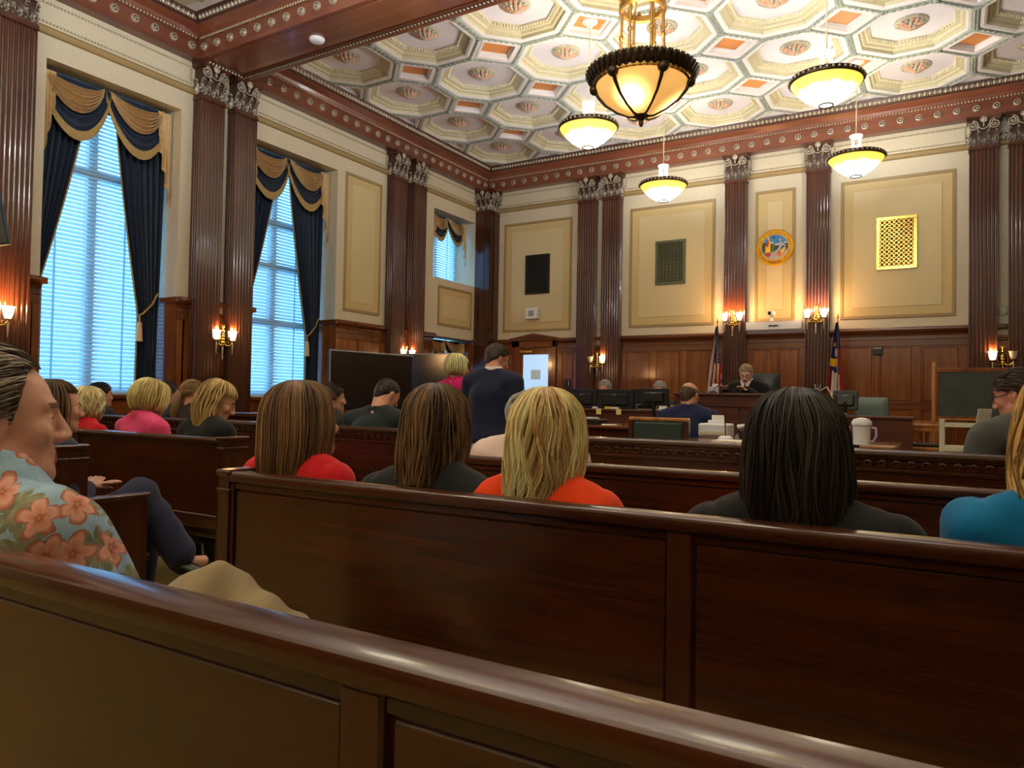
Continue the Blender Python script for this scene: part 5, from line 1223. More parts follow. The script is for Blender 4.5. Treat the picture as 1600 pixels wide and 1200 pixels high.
def cloth_mat(c, rough=.8, bs=420., sheen=.12):
    k = ('c', c, rough)
    if k not in _mc:
        t = NT('cloth'); tc = t.n('ShaderNodeTexCoord'); nz = t.n('ShaderNodeTexNoise', i_Scale=bs, i_Detail=2.); t.l(tc.outputs['Object'], nz.inputs[0]); n2 = t.n('ShaderNodeTexNoise', i_Scale=9., i_Detail=3.); t.l(tc.outputs['Object'], n2.inputs[0])
        b = lin(*c); t.l(t.ramp(n2.outputs[0], [(.3, tuple(q * .88 for q in b[:3]) + (1,)), (.7, tuple(min(1, q * 1.1) for q in b[:3]) + (1,))]), t.b.inputs['Base Color'])
        t.set(Roughness=rough, Sheen_Weight=sheen); t.b.inputs['Specular IOR Level'].default_value = .2; t.bump(t.math('ADD', t.math('MULTIPLY', nz.outputs[0], .2), n2.outputs[0]), .22, .01); _mc[k] = t.m
    return _mc[k]
EYEW = plain('eye_white', lin(225, 220, 214), .25); IRIS = plain('iris', lin(50, 40, 34), .2); LIPM = plain('lips', lin(168, 96, 88), .45); BROW = plain('brow_hair', lin(112, 82, 64), .7); SHOE = plain('black_shoe', lin(18, 17, 18), .3)
def rotm(yaw, pitch, roll):
    """head frame: columns right, forward, up; yaw to the left positive, pitch nod down positive"""
    cy, sy = math.cos(yaw), math.sin(yaw); Z = npv([cy, -sy, 0], [sy, cy, 0], [0, 0, 1])
    cp, sp_ = math.cos(-pitch), math.sin(-pitch); X = npv([1, 0, 0], [0, cp, -sp_], [0, sp_, cp]); cr, sr = math.cos(roll), math.sin(roll); Y = npv([cr, 0, sr], [0, 1, 0], [-sr, 0, cr])
    return Z @ X @ Y, Z
class Person:
    """joints in world axes relative to root (x, y, 0)"""
    def __init__(s, label, x, y, top, face=0., hyaw=0., hpitch=0., hroll=0., lean=0., sc=1., sh=.175, seat=.44, stand=False, w=1., skin=(206, 156, 132), group=None, root=None, twist=0., hs=1.):
        R0 = math.radians; s.sc, s.w, s.seat, s.stand, s.hs = sc, w, seat, stand, hs
        s.Rh, _ = rotm(R0(face + hyaw), R0(hpitch), R0(hroll)); _, s.Rb = rotm(R0(face), 0, 0); _, s.Ry = rotm(R0(face + hyaw), 0, 0)
        s.r, s.f = s.Rb[:, 0], s.Rb[:, 1]; up = npv(0, 0, 1)
        s.Hc = npv(0, 0, top - .122 * sc * hs)
        s.N = s.Hc - s.f * (.03 + .10 * math.sin(R0(max(0, hpitch)))) * sc - up * (.134 - .03 * math.sin(R0(max(0, hpitch)))) * sc
        le = R0(lean)
        if stand: s.H = npv(*(s.N - s.f * math.sin(le) * .5)); s.H[2] = .53 * top * .98 
        else: s.H = s.N - s.f * math.tan(le) * (s.N[2] - seat - .09); s.H[2] = seat + .10
        Rt = rotm(R0(face + twist), 0, 0)[1]; s.rt = Rt[:, 0]
        s.S = [s.N + q * s.rt * sh * sc - up * .068 * sc - s.f * .005 for q in (-1, 1)]
        if stand:
            s.E = [s.S[i] + q * s.r * .05 - up * .29 * sc - s.f * .02 for i, q in ((0, -1), (1, 1))]; s.Wr = [s.E[i] + q * s.r * .01 + s.f * .05 - up * .25 * sc for i, q in ((0, -1), (1, 1))]
            s.K = [npv(*(s.H + q * s.r * .09 + s.f * .02)) * npv(1, 1, .52) for q in (-1, 1)]; s.A = [npv(k[0], k[1], .09) - s.f * .03 for k in s.K]
        else:
            s.E = [s.S[i] + q * s.r * .055 - up * .27 * sc + s.f * .05 for i, q in ((0, -1), (1, 1))]; s.Wr = [s.E[i] - q * s.r * .10 + s.f * .20 * sc - up * .06 for i, q in ((0, -1), (1, 1))]
            s.K = [s.H + q * s.r * .10 + s.f * .43 * sc + up * .0 for q in (-1, 1)]; s.A = [npv(k[0], k[1], .09) + s.f * .05 for k in s.K]
        s.skin = skin_mat(skin); s.root = thing('person', label, 'person', (x, y, 0), 0, group); s.parts = {}
    # ---- primitive lists
    def torso(s, o=0.):
        w, sc, r, f = s.w, s.sc, s.rt, s.f; ax = s.N - s.H; up = ax / np.linalg.norm(ax); fw = f - up * (f @ up); fw /= np.linalg.norm(fw); R = np.stack([np.cross(fw, up), fw, up], 1); L = lambda t: s.H + ax * t
        out = [(ell(L(0.0), npv(.165 * w, .125 * w, .13) * sc + o, R), .05), (ell(L(.32), npv(.145 * w, .112 * w, .17) * sc + o, R), .06), (ell(L(.64) , npv(.155 * w, .115 * w, .155) * sc + o, R), .06)]
        out.append((cap(s.S[0] + r * .02 - f * .01, s.S[1] - r * .02 - f * .01, .050 * sc * w ** .5 + o), .04))
        for q in (0, 1): out.append((cap(s.N + (s.S[q] - s.N) * .25 + npv(0, 0, .012), s.S[q] + npv(0, 0, .012), .046 * sc + o, .042 * sc + o), .04))
        return out
    def arm(s, q, o=0., t1=1.):
        sc = s.sc; e = s.E[q] + (s.Wr[q] - s.E[q]) * t1
        return [(cap(s.S[q], s.E[q], .053 * sc * s.w ** .5 + o, .043 * sc + o), .02), (cap(s.E[q], e, .043 * sc + o, .034 * sc + o), .02)]
    def leg(s, q, o=0.):
        h = s.H + (-1, 1)[q] * s.r * .085 - npv(0, 0, .02)
        return [(cap(h, s.K[q], .088 * s.w + o, .060 + o), .04), (cap(s.K[q], s.A[q], .057 + o, .040 + o), .03)]
    def hx(s, p): return s.Hc + s.Rh @ (npv(*p) * s.hs)
    def head(s, fem=False, jaw=1.):
        h, X = s.hs, s.hx; E = lambda c, r: ell(X(c), npv(*r) * h, s.Rh)
        L = [(E((0, -.014, .036), (.074, .094, .080)), .02), (E((0, .024, -.008), (.064, .068, .092)), .03), (E((0, .034, -.070), (.048 * jaw, .050, .042)), .03), (cap(X((-.010, .076, -.099)), X((.010, .076, -.099)), .016 * h), .02)]
        for q in (-1, 1):
            L += [(cap(X((q * .052 * jaw, .0, -.055)), X((q * .026, .062, -.092)), .020 * h, .018 * h), .02), (E((q * .042, .060, -.024), (.021, .022, .02)), .02), (cap(X((q * .012, .086, .022)), X((q * .042, .072, .024)), .010 * h, .008 * h), .012),
                  (E((q * .012, .100, -.036), (.010, .012, .009)), .008), (E((q * .076, -.004, -.008), (.009, .020, .032)), .008), (E((q * .083, -.012, .002), (.006, .016, .024)), .006), (E((q * .030, .078, .000), (.015, .010, .009)), .006)]
        L += [(cap(X((0, .088, .016)), X((0, .108, -.030)), .0085 * h, .0120 * h), .010), (cap(X((-.018, .085, -.060)), X((.018, .085, -.060)), .0075 * h), .008), (cap(X((-.015, .086, -.073)), X((.015, .086, -.073)), .008 * h), .008)]
        C = [(E((q * .030, .100, .004), (.013, .012, .008)), .010) for q in (-1, 1)] + [(cap(X((-.024, .096, -.0665)), X((.024, .096, -.0665)), .0018 * h), .003)] + [(E((q * .0885, .004, -.004), (.006, .008, .014)), .004) for q in (-1, 1)]
        nk = .050 if fem else .060
        L.append((cap(s.N - npv(0, 0, .03) - s.f * .01, s.hx((0, -.022, -.055)), nk * s.sc * 1.08, nk * s.sc), .03))
        return L, C
    def bounds(s, pts, pad):
        P = np.array(pts); return P.min(0) - pad, P.max(0) + pad
    def finger_tubes(s, q, V, Q, curl=.8, spread=.012, tgt=None):
        """five fingers on hand q, appended as tapered tubes; returns palm primitive"""
        d = s.Wr[q] - s.E[q]; d /= np.linalg.norm(d); side = np.cross(d, npv(0, 0, 1)); side /= np.linalg.norm(side) + 1e-9
        nrm = np.cross(side, d) if abs(d[2]) < .8 else s.f * 0 + (-s.r if q else s.r); nrm = -nrm / np.linalg.norm(nrm)
        if abs(d[2]) >= .8: side = s.f
        c = s.Wr[q] + d * .05
        for k in range(4):
            b = c + side * (-.03 + .02 * k) + d * .035; L = (.075, .085, .08, .062)[k]; pts = [b - d * .03]
            dd = d.copy(); p = b
            for j in range(3):
                pts.append(p); p = p + dd * L * (.45, .32, .23)[j]; dd = dd + nrm * curl * .55; dd /= np.linalg.norm(dd)
            pts.append(p); v, f = strands(np.array([pts]), np.array([[.010, .0098, .009, .008, .0055]]), 8); Q.append(f + sum(map(len, V))); V.append(v)
        sg = -1 if q else 1; b = c - d * .02 + side * sg * -.03
        pts = [b, b + side * sg * -.028 + d * .02 + nrm * .012, b + side * sg * -.034 + d * .05 + nrm * .025, b + side * sg * -.026 + d * .075 + nrm * .03]; v, f = strands(np.array([pts]), np.array([[.012, .0115, .010, .006]]), 8); Q.append(f + sum(map(len, V))); V.append(v)
        R = np.stack([side, nrm, d], 1); return ell(c, (.042, .016, .052), R)
    def build_body(s, h=.012, fem=False, jaw=1., legs=True, hands=(1, 1), curl=.8, hh=None):
        pts = [s.H, s.N, *s.S, *s.E, *s.Wr] + ([*s.K, *s.A] if legs else [])
        lo, hi = s.bounds(pts + [s.Hc + npv(0, 0, .12), s.Hc + npv(.13, .13, 0), s.Hc - npv(.13, .13, 0)], .15)
        v = Vol(lo, hi, h)
        for p, k in s.torso(-.012): v.add(p, k)
        for q in (0, 1):
            for p, k in s.arm(q, -.006): v.add(p, k)
            if legs:
                for p, k in s.leg(q, -.008): v.add(p, k)
                a = s.A[q]; v.add(cap(a - npv(0, 0, .045), a + s.f * .15 - npv(0, 0, .055), .034, .026), .03)
        VV, QQ = [], []; palms = []
        for q in (0, 1):
            if hands[q]: pr = s.finger_tubes(q, VV, QQ, curl); v.add(pr, .02)
        L, C = s.head(fem, jaw)
        if hh is None:
            for p, k in L: v.add(p, k)
            for p, k in C: v.cut(p, k)
            V, Q = v.mesh()
        else:
            v.add(L[-1][0], .03); v.add(ell(s.hx((0, -.01, .0)), (.05, .06, .08), s.Rh), .03); V, Q = v.mesh()
            lo, hi = s.Hc - .17, s.Hc + .17; u = Vol(lo, hi, hh)
            for p, k in L: u.add(p, k)
            for p, k in C: u.cut(p, k)
            u.half(lambda P: (s.Hc[2] - .165) - P[2] + 0 * P[0] + 0 * P[1]); V2, Q2 = u.mesh(); Q = np.vstack([Q, Q2 + len(V)]); V = np.vstack([V, V2])
        if VV: Q = np.vstack([Q] + [q + len(V) for q in QQ]); V = np.vstack([V] + VV)
        ctr = V[Q].mean(1); l = ((ctr - s.Hc) @ s.Rh) / s.hs; mi = np.zeros(len(Q), int)
        mi[(np.abs(l[:, 0]) < .024) & (l[:, 1] > .080) & (l[:, 2] > -.082) & (l[:, 2] < -.053)] = 1
        mi[(np.abs(l[:, 0]) > .012) & (np.abs(l[:, 0]) < .046) & (l[:, 1] > .072) & (l[:, 2] > .018) & (l[:, 2] < .029)] = 2
        mi[(np.abs(np.abs(l[:, 0]) - .030) < .011) & (l[:, 1] > .080) & (np.abs(l[:, 2] - .001) < .0028)] = 3
        s.body = np_mesh('body', V, Q, [s.skin, LIPM, BROW, IRIS], s.root, mi=mi); return s
    def garment(s, name, mat, h=.014, off=.014, sleeves=1., hem=None, neck=.0, ripple=.004, bell=0., collar=0., pads=0., legs=False, torso=True, label=None, wl=.16, flare=0., seed=3, k_sl=None, vent=False):
        pts = [s.H, s.N, *s.S, *s.E, *s.Wr] + ([*s.K, *s.A] if legs else []); lo, hi = s.bounds(pts, .2); v = Vol(lo, hi, h)
        if torso:
            for p, k in s.torso(off): v.add(p, k)
            if s.stand or hem is not None: v.add(ell(s.H - npv(0, 0, .06), npv(.17 * s.w + flare, .13 * s.w + flare, .2) + off, np.stack([s.r, s.f, npv(0, 0, 1)], 1)), .05)
            if collar:
                cp_ = [s.N + s.r * (.064 * s.sc * math.cos(a)) + s.f * (.060 * s.sc * math.sin(a) + .012) + npv(0, 0, .020 + collar * (.75 - .8 * max(0, math.sin(a)))) for a in np.linspace(-PI / 2 - 2.5, -PI / 2 + 2.5, 11)]
                for c0_, c1_ in zip(cp_[:-1], cp_[1:]): v.add(cap(c0_, c1_, .013), .012); v.add(cap(c0_ - npv(0, 0, .02), c1_ - npv(0, 0, .02), .015), .012)
            if pads:
                for q in (0, 1): v.add(ell(s.S[q] + npv(0, 0, .020) - (-1, 1)[q] * s.rt * .012, npv(.062, .062, .036) + pads), .022)
        for q in (0, 1):
            if sleeves > 0:
                A = s.arm(q, off, max(.05, (sleeves - .5) * 2) if sleeves > .5 else .02)
                for i, (p, k) in enumerate(A):
                    if sleeves <= .5 and i: continue
                    v.add(p, (k_sl if k_sl and i == 0 else k))
            if legs:
                for p, k in s.leg(q, off): v.add(p, k)
                if bell: v.add(cap(s.K[q] + (s.A[q] - s.K[q]) * .35, s.A[q] - (s.A[q] - s.K[q]) * .04, .06 + off, bell), .03)
        if ripple: v.ripple(ripple, wl, seed)
        if k_sl and sleeves > 0:                # armhole seams
            P = (v.ax[0][:, None, None], v.ax[1][None, :, None], v.ax[2][None, None, :])
            for q in (0, 1):
                d = [P[i] - s.S[q][i] for i in range(3)]; t = sum(d[i] * s.rt[i] for i in range(3)) * (-1, 1)[q] + .006 - .12 * d[2]; rr = np.sqrt(sum(c * c for c in d))
                v.F += (.006 * np.exp(-(t / (.75 * h)) ** 2) * np.clip((.13 - rr) / .03, 0, 1)).astype(np.float32)
        ztop = s.N[2] + neck
        if torso:
            nb = cap(s.N - npv(0, 0, .02) , s.N + (s.Hc - s.N) * .8 + npv(0, 0, .2), .046 * s.sc, .05); v.cut(nb, .008)
        if hem is not None: v.half(lambda P: hem - P[2] + 0 * P[0] + 0 * P[1])
        if not torso and legs:
            v.add(s.torso(off)[0][0], .05)
        if vent:
            v.cut(cap(s.H - s.f * .2 + npv(0, 0, .02), s.H - s.f * .2 - npv(0, 0, .3), .005), .006)
        V, Q = v.mesh(); kw = {'label': label} if label else {}
        return np_mesh(name, V, Q, mat, s.root, **kw)
    def shoes(s, mat=None):
        for q in (0, 1):
            a = s.A[q]; m = MB(); m.tube([tuple(a + npv(0, 0, -.03) - s.f * .05), tuple(a + npv(0, 0, -.04)), tuple(a + s.f * .09 - npv(0, 0, .055)), tuple(a + s.f * .17 - npv(0, 0, .062))], [.036, .044, .040, .024], 10); m.build('shoe', mat or SHOE, s.root, 60)
    # ---- hair
    def place(s, q):
        z = q[..., 2]; b = np.clip((-.03 - z) / .13, 0, 1); b = (b * b * (3 - 2 * b))[..., None]
        return s.Hc + (1 - b) * (q * s.hs) @ s.Rh.T + b * (q * s.hs) @ s.Ry.T
    def hair_long(s, mat, prof, n=800, K=14, faceh=62., hairline=.065, wave=.004, wfreq=2.5, clumps=46, jit=.03, rad=.0028, seed=1, part=.0, curl=0., flip=0., base=True, label=None):
        """prof rows: z, rx, ry, cy (head units, top to hem)"""
        g = np.random.default_rng(seed); pr = np.array(prof, float); tt = np.linspace(0, 1, len(pr)); at = lambda t: [np.interp(t, tt, pr[:, i]) for i in range(4)]
        fh = math.radians(faceh); VV, QQ, TT = [], [], []; nv = 0
        if base:
            M, N = 26, 60; t = np.linspace(0, 1, M)[:, None]; ph = np.linspace(0, 2 * PI, N, endpoint=False)[None, :]; z, rx, ry, cy = at(t); df = np.abs((ph - PI / 2 + PI) % (2 * PI) - PI)
            inside = (df < fh) & (z < hairline); k = .955 * np.where(inside, np.clip(.80 - .1 * (hairline - z) / .1, .6, 1), 1) * (1 + .012 * np.sin(ph * 23 + 3 * np.sin(ph * 3)))
            B = np.stack([rx * k * np.cos(ph) + part, cy + ry * k * np.sin(ph), z + 0 * ph], -1); i = np.arange(M - 1)[:, None]; j = np.arange(N)[None, :]
            QQ.append(np.stack([i * N + j, i * N + (j + 1) % N, (i + 1) * N + (j + 1) % N, (i + 1) * N + j], -1).reshape(-1, 4)[:, ::-1]); VV.append(s.place(B).reshape(-1, 3)); TT.append(np.full(M * N, .12)); nv = M * N
        ph = g.uniform(0, 2 * PI, n); cl = np.round(ph / (2 * PI) * clumps) / clumps * 2 * PI + g.normal(0, .02, n); cr = np.sin(np.round(ph / (2 * PI) * clumps) * 12.9898) * .5
        df = np.abs((ph - PI / 2 + PI) % (2 * PI) - PI); front = df < fh
        t1 = np.clip(1 - np.abs(g.normal(0, jit, n)) - .03 * (cr + .5), .3, 1.0); zt = pr[:, 0]; tl = np.interp(-hairline, -zt, tt); t1 = np.where(front, np.minimum(t1, tl * g.uniform(.85, 1.0, n)), t1)
        t0 = g.uniform(0, .10, n) ** 1.2; lower = g.random(n) < .35; t0 = np.where(lower & ~front, g.uniform(.1, .5, n), t0)
        u = np.linspace(0, 1, K)[None, :]; T = t0[:, None] + (t1 - t0)[:, None] * u; z, rx, ry, cy = at(T)
        phs = ph[:, None] + (cl - ph)[:, None] * np.clip(T * 1.2, 0, 1) + (wave / .1) * np.sin(T * wfreq * 2 * PI + (cr * 9 + g.normal(0, .5, n))[:, None]) * T
        ro = (g.normal(0, .0035, n) + cr * .008)[:, None] * np.clip(T * 3, .1, 1) + np.where(lower, -.003, 0)[:, None]
        k = 1 + flip * np.clip((T - .82) / .18, 0, 1) ** 2 * (1 + cr)[:, None] + curl * np.sin(T * 9 + cr[:, None] * 8) * T
        P = np.stack([(rx + ro) * k * np.cos(phs) + part * (1 - T), cy + (ry + ro) * k * np.sin(phs), z + g.normal(0, .004, n)[:, None] * T], -1)
        rr = rad * g.uniform(.7, 1.35, n)[:, None] * (1 - .75 * u ** 3) * np.where(u == 0, .5, 1); V, Q = strands(s.place(P), rr + 0 * T); 
        tone = np.clip(.5 + .28 * cr[:, None] + g.normal(0, .2, n)[:, None] + .18 * (u - .35) + 0 * T, 0, 1)
        VV.append(V); QQ.append(Q + nv); TT.append(np.repeat(tone.ravel(), 3)); kw = {'label': label} if label else {}
        return np_mesh('hair', np.vstack(VV), np.vstack(QQ), mat, s.root, tone=np.concatenate(TT), **kw)
    def hair_short(s, mat, mask, flow, n=700, L=.045, K=6, lift=.006, rad=.0022, seed=1, thick=.006, h=.007, label=None, curlz=0., cutf=None):
        """cap of hair over the skull plus combed strands; mask(p)->bool and flow(p)->dir in head units"""
        g = np.random.default_rng(seed); c = npv(0, -.014, .036); r = npv(.074, .094, .080) + thick
        u = Vol(npv(-.13, -.15, -.14), npv(.13, .13, .16), h); u.add(ell(c, r), .01); u.add(cap((0, -.05, -.02), (0, -.045, -.07), .055 + thick * .5, .045 + thick * .4), .03)
        P = (u.ax[0][:, None, None], u.ax[1][None, :, None], u.ax[2][None, None, :])
        u.F = np.maximum(u.F, -cutf(P) if cutf else -1.).astype(np.float32); V, Q = u.mesh(); VV, QQ, TT = [s.Hc + (V * s.hs) @ s.Rh.T], [Q], [np.full(len(V), .22)]
        d = g.normal(size=(n * 6, 3)); d /= np.linalg.norm(d, axis=1, keepdims=True); p = c + d * r; p = p[mask(p)][:n]; n = len(p); pts = [p]
        cl = np.sin(np.round(p[:, 0] * 80) * 3.1 + np.round(p[:, 1] * 60) * 1.7); 
        for k in range(K - 1):
            f = flow(pts[-1]) + g.normal(0, .08, (n, 3)) + .25 * cl[:, None] * npv(1, 0, 0); nr = (pts[-1] - c) / r ** 2; nr /= np.linalg.norm(nr, axis=1, keepdims=True); f = f - nr * (f * nr).sum(1, keepdims=True); f /= np.linalg.norm(f, axis=1, keepdims=True) + 1e-9
            q = pts[-1] + f * L / (K - 1); e = np.sqrt((((q - c) / r) ** 2).sum(1, keepdims=True)); q = c + (q - c) / e * (1 + (lift * (1 + .6 * cl[:, None]) * math.sin(PI * (k + 1) / K * .8)) / .085); q[:, 2] += curlz * k; pts.append(q)
        P = np.stack(pts, 1); P = s.Hc + (P * s.hs) @ s.Rh.T; rr = rad * g.uniform(.7, 1.3, n)[:, None] * (1 - .7 * np.linspace(0, 1, K)[None, :] ** 2); V, Q = strands(P, rr)
        tone = np.clip(.55 + .2 * cl[:, None] + g.normal(0, .2, n)[:, None] + np.zeros(K)[None, :], 0, 1); QQ.append(Q + len(VV[0])); VV.append(V); TT.append(np.repeat(tone.ravel(), 3)); kw = {'label': label} if label else {}
        return np_mesh('hair', np.vstack(VV), np.vstack(QQ), mat, s.root, tone=np.concatenate(TT), **kw)
    def glasses(s, mat):
        m = MB(); X = lambda p: tuple(s.hx(p))
        for q in (-1, 1):
            ring = [X((q * .033 + .024 * math.cos(a), .104 - .006 * abs(math.cos(a)) * 0, .002 + .017 * math.sin(a))) for a in np.linspace(0, 2 * PI, 17)]; m.tube(ring, .0022, 6, cap=False); m.tube([X((q * .056, .102, .006)), X((q * .074, .06, .008)), X((q * .080, .0, .008)), X((q * .080, -.012, -.002))], .0022, 6)
        m.tube([X((-.010, .106, .004)), X((0, .108, .007)), X((.010, .106, .004))], .002, 6); return m.build('glasses', mat, s.root, 60, kind='stuff')
def cut_std(front=.055, ear=-.005, nape=-.075, fy=.055):
    """keeps hair above the hairline: >0 inside. front hairline height, ear height, nape height"""
    def f(P):
        x, y, z = P; hl = np.where(y > fy, front, np.where(y > -.02, ear + (front - ear) * np.clip((y + .02) / (fy + .02), 0, 1) ** 1.5, nape + (ear - nape) * np.clip((y + .075) / .055, 0, 1) ** .7)); return np.clip(z - hl + 0 * x, -.05, .05)
    return f
def mask_of(cutf): return lambda p: cutf((p[:, 0], p[:, 1], p[:, 2])) > 0
def flow_back(p): return np.stack([p[:, 0] * 2., -np.ones(len(p)), -.35 - np.clip(-p[:, 1] * 9, 0, 2)], 1)
def flow_down(p): return np.stack([p[:, 0] * 1.5, -.35 - p[:, 1] * 3, -1.0 + 0 * p[:, 1]], 1)
# ================================================================== THE PEOPLE
C_ = cloth_mat
SHO = [(.130, .004, .02, -.02), (.124, .036, .046, -.017), (.108, .060, .073, -.015), (.08, .078, .096, -.014), (.045, .089, .108, -.013), (0, .096, .113, -.014), (-.05, .100, .110, -.02), (-.10, .100, .103, -.028), (-.14, .095, .093, -.036), (-.175, .084, .080, -.042)]
def prof_scale(p, wx=1., wy=1., hem=1., top=0.):
    return [(z * (hem if z < 0 else 1) + top * max(0, z) / .128, rx * wx, ry * wy, cy) for z, rx, ry, cy in p]
BOB = [(.131, .004, .02, -.02), (.125, .036, .046, -.017), (.108, .064, .078, -.015), (.08, .084, .102, -.014), (.045, .097, .116, -.013), (.01, .104, .121, -.014), (-.03, .104, .116, -.016), (-.06, .095, .103, -.016), (-.08, .082, .085, -.016)]
# --- row in front of the second pew (backs to the camera)
p = Person('woman in a bright red jacket with long straight brown hair, seen from behind', -1.795, 1.70, 1.238, hyaw=-16, sh=.172, sc=.95, hroll=-5)
p.build_body(.012, True, hands=(0, 0)); p.garment('jacket', C_((196, 16, 30)), .011, collar=.03, pads=.003, k_sl=.012, seed=11); p.garment('trousers', C_((30, 30, 36)), .02, torso=False, legs=True, sleeves=0, ripple=0); p.shoes()
p.hair_long(hair_mat((80, 56, 38), (146, 110, 76)), prof_scale(SHO, 1.14, 1.12, 1.12), n=2400, K=16, wave=.0015, clumps=70, jit=.05, seed=21, rad=.0024)
p = Person('woman in a black jacket with layered dark brown hair, between red and orange jackets', -1.258, 1.70, 1.232, hyaw=-6, sh=.178, sc=.96)
p.build_body(.012, True, hands=(0, 0)); p.garment('jacket', C_((26, 28, 30)), .011, collar=.025, pads=.003, k_sl=.012, seed=12); p.garment('trousers', C_((26, 26, 30)), .02, torso=False, legs=True, sleeves=0, ripple=0); p.shoes()
p.hair_long(hair_mat((52, 36, 26), (138, 106, 74)), prof_scale(SHO, .89, .98, .92), n=2400, K=18, wave=.006, clumps=60, jit=.10, flip=.16, seed=22, rad=.0024)
p = Person('woman in an orange jacket with thick golden blonde shoulder-length hair, seen from behind', -.905, 1.70, 1.222, hyaw=-3, sh=.172, sc=.95)
p.build_body(.012, True, hands=(0, 0)); p.garment('jacket', C_((232, 66, 14)), .010, collar=.02, pads=.006, k_sl=.010, seed=13); p.garment('trousers', C_((40, 36, 36)), .02, torso=False, legs=True, sleeves=0, ripple=0); p.shoes()
p.hair_long(hair_mat((200, 154, 94), (255, 230, 172)), prof_scale(SHO, .97, 1.04, .90), n=2600, K=20, wave=.013, wfreq=2.2, clumps=46, jit=.12, flip=.14, curl=.02, seed=23, rad=.0025)
p = Person('woman in a black suit with long black hair, nearest at the right', -.285, 1.70, 1.226, hyaw=4, sh=.182, sc=.96)
p.build_body(.012, True, hands=(0, 0)); p.garment('jacket', C_((22, 23, 25)), .010, collar=.025, pads=.003, k_sl=.012, seed=14); p.garment('trousers', C_((22, 22, 26)), .02, torso=False, legs=True, sleeves=0, ripple=0); p.shoes()
p.hair_long(hair_mat((17, 15, 14), (56, 47, 41), .36), prof_scale(SHO, 1.08, 1.08, 1.14), n=2600, K=20, wave=.012, wfreq=1.5, clumps=40, jit=.12, flip=.08, curl=.015, seed=24, rad=.0025, part=-.012)
p = Person('woman in a teal blouse with wavy blonde hair at the right edge of the picture', .215, 1.70, 1.285, hyaw=0, sh=.165, sc=1.0)
p.build_body(.013, True, hands=(0, 0)); p.garment('blouse', C_((0, 104, 158)), .011, off=.016, pads=.008, k_sl=.02, ripple=.006, seed=15); p.garment('trousers', C_((30, 30, 36)), .02, torso=False, legs=True, sleeves=0, ripple=0); p.shoes()
p.hair_long(hair_mat((140, 102, 58), (226, 186, 120)), prof_scale(SHO, 1.18, 1.06, 1.12), n=1400, K=20, wave=.014, wfreq=3., clumps=34, jit=.06, seed=25, rad=.0027)
# --- third row
p = Person('grey-haired person in a pale pink shirt, partly hidden behind the orange-jacketed woman', -1.55, 2.76, 1.235, sh=.205, sc=1.0, w=1.12, hyaw=-20)
p.N[2] += .035; p.S = [q + npv(0, 0, .04) for q in p.S]
p.build_body(.014, False, hands=(0, 0)); p.garment('shirt', C_((226, 200, 194)), .012, off=.02, collar=.02, k_sl=.015, seed=16); p.garment('trousers', C_((60, 60, 66)), .02, torso=False, legs=True, sleeves=0, ripple=0); p.shoes()
cf = cut_std(.06, -.02, -.085); p.hair_short(hair_mat((120, 118, 112), (196, 194, 188)), mask_of(cf), flow_down, n=700, L=.06, cutf=cf, thick=.012)
# --- left block
p = Person('woman in navy trousers with long brown hair, behind the man in the floral shirt', -3.49, 1.80, 1.245, face=-4, hyaw=-8, sh=.165, sc=.95, group=None)
p.K[1] = npv(.08, .37, .70); p.A[1] = npv(.21, .50, .41); p.K[0] = npv(-.03, .46, .53); p.Wr = [npv(-.03, .15, .745), npv(.055, .12, .755)]; p.E = [p.S[0] + npv(-.06, .02, -.26), p.S[1] + npv(.05, .0, -.25)]
p.build_body(.010, True, curl=.35); p.garment('jacket', C_((40, 44, 66)), .014, collar=.02, seed=17); p.garment('trousers', C_((38, 42, 66)), .011, off=.022, torso=False, legs=True, sleeves=0, ripple=.005, seed=5, bell=.074)
for q in (0, 1):
    a = p.A[q]; d = npv(.12, .05, -.04) if q else npv(0, .14, -.06); b = a + npv(0, 0, -.05) if q == 0 else a + npv(.02, .0, -.06)
    MB().tube([tuple(b - d * .4), tuple(b), tuple(b + d * .6), tuple(b + d * 1.1)], [.03, .04, .036, .02], 10).build('shoe', SHOE, p.root, 60)
p.hair_long(hair_mat((58, 40, 28), (112, 82, 56)), prof_scale(SHO, .96, .98, 1.35), n=700, faceh=66, wave=.003, clumps=40, seed=26)
p = Person('woman in a red jacket with fluffy pale blonde hair, in the left block', -5.16, 2.88, 1.235, hyaw=12, sh=.18, sc=.97, lean=2)
p.build_body(.015, True, hands=(0, 0)); p.garment('jacket', C_((190, 14, 30)), .013, collar=.025, seed=18, k_sl=.012); p.garment('trousers', C_((30, 30, 36)), .022, torso=False, legs=True, sleeves=0, ripple=0); p.shoes()
p.hair_long(hair_mat((196, 168, 112), (252, 234, 188)), prof_scale(BOB, 1.05, 1.0, 1.1), n=700, K=16, wave=.016, wfreq=3.2, clumps=26, jit=.08, seed=27, rad=.003)
p = Person('woman in a pink jacket with a blonde bob, head bowed, in the left block', -4.44, 2.88, 1.285, hyaw=-6, hpitch=16, sh=.18, sc=.98)
p.build_body(.013, True, hands=(0, 0)); p.garment('jacket', C_((222, 72, 122)), .011, collar=.03, seed=19, k_sl=.012); p.garment('trousers', C_((30, 30, 36)), .02, torso=False, legs=True, sleeves=0, ripple=0); p.shoes()
p.hair_long(hair_mat((180, 148, 86), (250, 226, 160)), prof_scale(BOB, 1.06, 1.06, 1.0), n=1000, K=16, wave=.003, clumps=44, jit=.04, seed=28, faceh=52, rad=.0026)
p = Person('woman in a black dress with long dark blonde hair, looking down', -3.76, 2.86, 1.28, hyaw=-36, hpitch=22, sh=.17, sc=.97)
p.build_body(.011, True, hands=(0, 0), hh=.006); p.garment('dress', C_((20, 20, 22)), .012, off=.010, seed=20, hem=.30); p.shoes()
